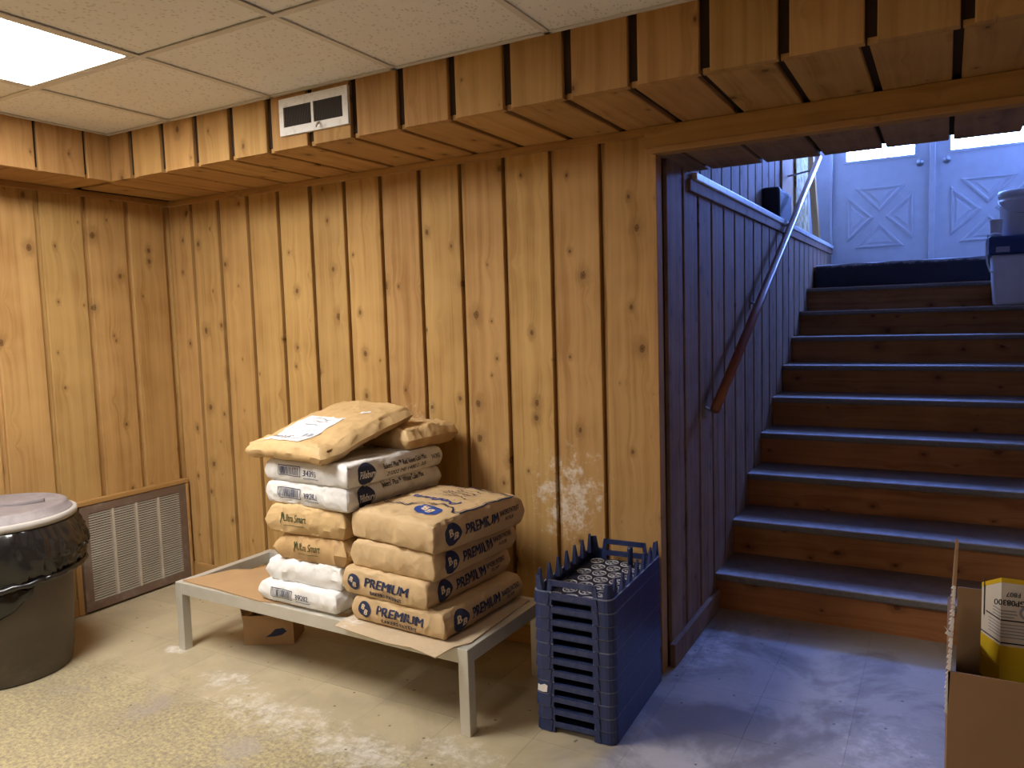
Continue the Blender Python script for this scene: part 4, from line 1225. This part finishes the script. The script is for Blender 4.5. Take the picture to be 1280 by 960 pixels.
# ------------------------------------------------------------------ trash can
CX, CY = 0.315, -1.145
tcn = empty('trash_can', (CX, CY, 0.001)); tcn.scale = (1, 1, 0.965); tag(tcn, 'round grey trash can lined with a black bag in the left corner', 'trash can')
bm = bmesh.new()
lathe(bm, [(0.0, 0.0), (0.222, 0.0), (0.228, 0.008), (0.232, 0.06), (0.236, 0.062), (0.252, 0.36), (0.266, 0.62), (0.272, 0.622), (0.272, 0.640), (0.262, 0.640), (0.258, 0.60), (0.225, 0.05), (0.0, 0.04)], 64)
obj('body', bm, M['can'], tcn, True)
def lin(r, z, a, j):
    k = max(0.0, math.cos(a - 0.45))            # fuller on the side away from the wall
    n1 = noise.noise(Vector((math.cos(a)*5, math.sin(a)*5, z*6)))
    n2 = noise.noise(Vector((math.cos(a)*16, math.sin(a)*16, z*14 + 4)))
    amp = min(1.0, j/2.0)
    n3 = 1 - abs(noise.noise(Vector((math.cos(a)*9 + z*5, math.sin(a)*9, z*9))))*2.6
    rr = r + amp*(0.012*max(0, n3)**2 + 0.030*k*math.sin(min(1, max(0, (0.64 - z)/0.22))*PI*0.9) + 0.008*n1 + 0.005*n2)
    zz = z + (0.022*math.sin(a*1.0 + 0.6) + 0.012*n1 if j > 9 else 0)
    return rr, zz
bm = bmesh.new()
lathe(bm, [(0.273, 0.648)] + [(0.280 + 0.006*math.sin(PI*k/15), 0.640 - 0.23*k/15) for k in range(16)], 170, fn=lin)
lo_ = obj('bag_liner', bm, M['liner'], tcn, True)
sm = lo_.modifiers.new('thick', 'SOLIDIFY'); sm.thickness = 0.002
bm = bmesh.new()
pts = []
for k in range(70):
    a = 2*PI*k/69
    n1 = noise.noise(Vector((math.cos(a)*7, math.sin(a)*7, 9)))
    kk = max(0.0, math.cos(a - 0.45))
    pts.append(((0.283 + 0.022*kk + 0.004*n1)*math.cos(a), (0.283 + 0.022*kk + 0.004*n1)*math.sin(a), 0.42 + 0.026*math.sin(a + 0.6) + 0.008*n1))
tube(bm, pts, [0.012 + 0.005*noise.noise(Vector((k*0.9, 1, 2))) for k in range(70)], 8)
obj('bag_hem', bm, M['liner'], tcn, True)
bm = bmesh.new()
gr = []
for j in range(9):
    row = []
    for k in range(31):
        a = -1.45 + 1.35*k/30
        n1 = noise.noise(Vector((a*6, j*0.5, 2)))
        z = 0.42 - j/8*(0.125*math.sin(PI*k/30)**0.5 + 0.01*n1)
        row.append(bm.verts.new(((0.272 + 0.010*n1 + 0.012*math.sin(j/8*PI))*math.cos(a), (0.272 + 0.010*n1 + 0.012*math.sin(j/8*PI))*math.sin(a), z)))
    gr.append(row)
for a, b_ in zip(gr, gr[1:]):
    for k in range(30): bm.faces.new([a[k], a[k+1], b_[k+1], b_[k]])
lo_ = obj('bag_tail', bm, M['liner'], tcn, True)
sm = lo_.modifiers.new('thick', 'SOLIDIFY'); sm.thickness = 0.002
lidt = empty('can_lid', (CX, CY, 0.6295)); tag(lidt, 'dusty grey plastic lid on the trash can', 'lid')
bm = bmesh.new(); lathe(bm, [(0.275, -0.006), (0.283, 0.0), (0.284, 0.020), (0.277, 0.024), (0.268, 0.024)], 72); 
obj('rim', bm, M['lid_rim'], lidt, True)
bm = bmesh.new(); lathe(bm, [(0.268, 0.024), (0.264, 0.030), (0.258, 0.028), (0.250, 0.052), (0.244, 0.056), (0.225, 0.057), (0.218, 0.052), (0.10, 0.058), (0.0, 0.060)], 72)
obj('cover', bm, M['lid'], lidt, True)
bm = bmesh.new()
prism(bm, [(-0.16, -0.05), (0.10, -0.05), (0.17, -0.012), (0.17, 0.012), (0.10, 0.05), (-0.16, 0.05)], 0.050, 0.072)
bevel(bm, 0.008, 2)
o = obj('grip_ridge', bm, M['lid'], lidt); o.rotation_euler = (0, 0, 0.9)

# ------------------------------------------------------------------ scrap under the rack
sc_ = empty('carton_scrap', (1.10, -0.44, 0.0), math.radians(28)); tag(sc_, 'torn open brown carton lying under the rack', 'carton')
W, D, H, th = 0.11, 0.075, 0.13, 0.004
boxo('panel', (-W, W, -D, -D + th, 0.001, H), M['card'], sc_)
boxo('panel', (-W, W, D - th, D, 0.001, H*0.9), M['card'], sc_)
boxo('panel', (-W, -W + th, -D + th, D - th, 0.001, H*0.85), M['card'], sc_)
boxo('panel', (W - th, W, -D + th, D - th, 0.001, H), M['card'], sc_)
boxo('bottom', (-W + th, W - th, -D + th, D - th, 0.001, 0.005), M['card'], sc_)
bm = bmesh.new(); prism(bm, [(-D, 0), (D, 0.0), (D*0.7, 0.045), (D*0.1, 0.03), (-D*0.5, 0.05)], 0, th, 'x')
o = obj('flap', bm, M['card'], sc_); o.location = (-W - 0.001, 0, H*0.84); o.rotation_euler = (0, -0.5, 0)
bm = bmesh.new(); prism(bm, [(-0.045, 0.035), (-0.02, 0.05), (0.0, 0.07), (0.035, 0.075), (0.05, 0.06), (0.03, 0.045), (0.0, 0.038)], -0.0012, 0.0, 'y')
o = obj('leaf_print', bm, M['ink'], sc_); o.location = (0.03, -D, 0.0)
bm = bmesh.new()
gr = []
for j in range(10):
    row = []
    for k in range(14):
        u, v = k/13, j/9
        n1 = noise.noise(Vector((u*5, v*5, 3))); n2 = noise.noise(Vector((u*9, v*9, 7)))
        row.append(bm.verts.new((1.36 + 0.22*u + 0.02*n2, -0.52 + 0.05*n1 + 0.06*v, 0.247 - 0.09*v*(1 - 0.5*u) - 0.012*abs(n2) * v)))
    gr.append(row)
for a, b_ in zip(gr, gr[1:]):
    for k in range(13): bm.faces.new([a[k], a[k+1], b_[k+1], b_[k]])
o = obj('plastic_film', bm, M['film'], None, True); tag(o, 'crumpled clear plastic film hanging under the rack', 'plastic film')

# ------------------------------------------------------------------ cardboard box with yellow carton, near right
BX0, BX1, BY0, BY1, BZ = 3.702, 4.18, -1.10, -0.56, 0.66
bxo = empty('cardboard_box', ((BX0 + BX1)/2, (BY0 + BY1)/2, 0.0)); tag(bxo, 'open brown cardboard box at the right edge', 'box')
hx, hy, th = (BX1 - BX0)/2, (BY1 - BY0)/2, 0.005
boxo('panel', (-hx, hx, -hy, -hy + th, 0.001, BZ), M['card_dark'], bxo)
boxo('panel', (-hx + 0.022, hx, hy - th, hy, 0.001, BZ + 0.002), M['card_dark'], bxo)
boxo('panel', (hx - th, hx, -hy + th, hy - th, 0.001, BZ), M['card_dark'], bxo)
bm = bmesh.new(); prism(bm, [(-hy + th, 0.001), (hy - th, 0.001), (hy - th, 0.45), (hy - th - 0.08, BZ), (-hy + th, BZ)], -hx, -hx + th, 'x')
obj('panel', bm, M['card_dark'], bxo)
boxo('bottom', (-hx + th, hx - th, -hy + th, hy - th, 0.001, 0.006), M['card_dark'], bxo)
bm = bmesh.new()
pts = [(-hy + 0.004, 0.0), (-hy + 0.20, 0.0), (-hy + 0.15, 0.19), (-hy + 0.13, 0.235), (-hy + 0.105, 0.24), (-hy + 0.085, 0.225), (-hy + 0.05, 0.16), (-hy + 0.012, 0.10)]
prism(bm, pts, 0, th, 'x')
o = obj('flap', bm, M['card_dark'], bxo); o.location = (-hx, 0, BZ + 0.001); o.rotation_euler = (0, 0.045, 0)
bm = bmesh.new()
rnd = random.Random(3)
ep = [(-hy + 0.004, -0.09), (-hy + 0.004, 0.0), (-hy + 0.012, 0.10), (-hy + 0.05, 0.16)]
for a, b_ in zip(ep, ep[1:]):
    for k in range(9):
        s_, e_ = (k + 0.1*rnd.random())/9, (k + 0.75 + 0.4*rnd.random())/9
        y0_, z0_ = a[0] + (b_[0] - a[0])*s_, a[1] + (b_[1] - a[1])*s_
        y1_, z1_ = a[0] + (b_[0] - a[0])*e_, a[1] + (b_[1] - a[1])*e_
        w_ = 0.001 + 0.003*rnd.random()
        prism(bm, [(-0.001 - w_, z0_ + 0.3*(z1_ - z0_)), (0.004, z0_), (0.0045, z1_), (0.0, z1_ + 0.002)], min(y0_, y1_) - 0.004, min(y0_, y1_) - 0.0005, 'y')
prism(bm, [(0.0, 0.075), (-0.012, 0.088), (-0.006, 0.080), (-0.010, 0.074), (0.0, 0.068)], -hy + 0.004, -hy + 0.006, 'y')
o = obj('torn_edge', bm, M['torn'], bxo); o.location = (-hx, 0, BZ + 0.001); o.rotation_euler = (0, 0.045, 0)

ck = empty('yellow_carton', (3.80, -0.90, 0.0075)); tag(ck, 'white and yellow printed carton standing upside down in the box', 'carton')
PL = [(-0.033, 0.065), (0.0, 0.0), (0.19, 0.014), (0.215, 0.06), (0.20, 0.20), (-0.01, 0.19)]
def shell(z0, z1, grow, mat, name):
    bm = bmesh.new()
    c = (0.09, 0.09)
    pp = [(c[0] + (x - c[0])*grow, c[1] + (y - c[1])*grow) for x, y in PL]
    prism(bm, pp, z0, z1)
    for v in bm.verts:
        if z0 > 0.7 or (abs(v.co.z - z1) < 1e-6 and z1 > 0.7): v.co.z -= 0.55*max(0, v.co.y)
    return obj(name, bm, mat, ck)
shell(0.0, 0.785, 1.0, M['carton'], 'body')
shell(0.785, 0.795, 1.004, M['carton_yellow'], 'yellow_band')
shell(0.600, 0.645, 1.006, M['carton_yellow'], 'yellow_band')
shell(0.0, 0.55, 1.003, M['card_dark'], 'wrap')
shell(0.55, 0.60, 1.012, M['carton_yellow'], 'yellow_band')
def facet(p, q, shape, mat, name, lift=0.0012):
    p, q = Vector((*p, 0)), Vector((*q, 0)); u = (q - p).normalized(); n = Vector((u.y, -u.x, 0))
    bm = bmesh.new(); vs_ = [bm.verts.new(p + u*x + Vector((0, 0, y)) + n*lift) for x, y in shape[0]]
    for f in shape[1]:
        try: bm.faces.new([vs_[i] for i in f])
        except ValueError: pass
    me = bpy.data.meshes.new(name); bm.to_mesh(me); bm.free(); return link(name, me, mat, ck)
B0, B1 = PL[1], PL[2]
A0, A1 = PL[0], PL[1]
facet(B0, B1, xf(fit(text2d('GP08300', 0.018, 0.02), 0.058), 0.016, 0.742, PI), M['ink_black'], 'lettering')
facet(B0, B1, xf(fit(text2d('F807', 0.014, 0.01), 0.026), 0.022, 0.760, PI), M['ink_black'], 'lettering')
for k, (x_0, x_1) in enumerate(((0.0, 0.028), (0.0, 0.030), (0.0, 0.024))):
    facet(B0, B1, rect(x_0, x_1, 0.722 - 0.007*k, 0.7245 - 0.007*k), M['ink_grey'], 'small_print')
    facet(A0, A1, rect(0.045, 0.074, 0.722 - 0.007*k, 0.7245 - 0.007*k), M['ink_grey'], 'small_print')
for k in range(5):
    facet(B0, B1, rect(0.0, 0.05 + 0.004*k, 0.692 - 0.007*k, 0.694 - 0.007*k), M['ink_grey'], 'small_print')
    facet(A0, A1, rect(0.03, 0.074, 0.692 - 0.007*k, 0.694 - 0.007*k), M['ink_grey'], 'small_print')
facet(B0, B1, xf(disc(0.015), 0.048, 0.722), M['ink_grey'], 'round_seal')
facet(B0, B1, xf(disc(0.010), 0.048, 0.722), M['carton'], 'round_seal', 0.0018)
facet(B0, B1, xf(text2d('O', 0.016, 0.02), 0.048, 0.722), M['ink'], 'round_seal', 0.0024)
facet(B0, B1, rect(0.0, 0.19, 0.7005, 0.7035), M['ink_black'], 'rule')
facet(A0, A1, rect(0.02, 0.0735, 0.7005, 0.7035), M['ink_black'], 'rule')
facet(B0, B1, rect(0.0, 0.08, 0.6505, 0.6535), M['ink_black'], 'rule')
facet(A0, A1, rect(0.0, 0.0735, 0.6505, 0.6535), M['ink_black'], 'rule')
facet(A0, A1, rect(0.010, 0.0135, 0.69, 0.775), M['ink_black'], 'rule')
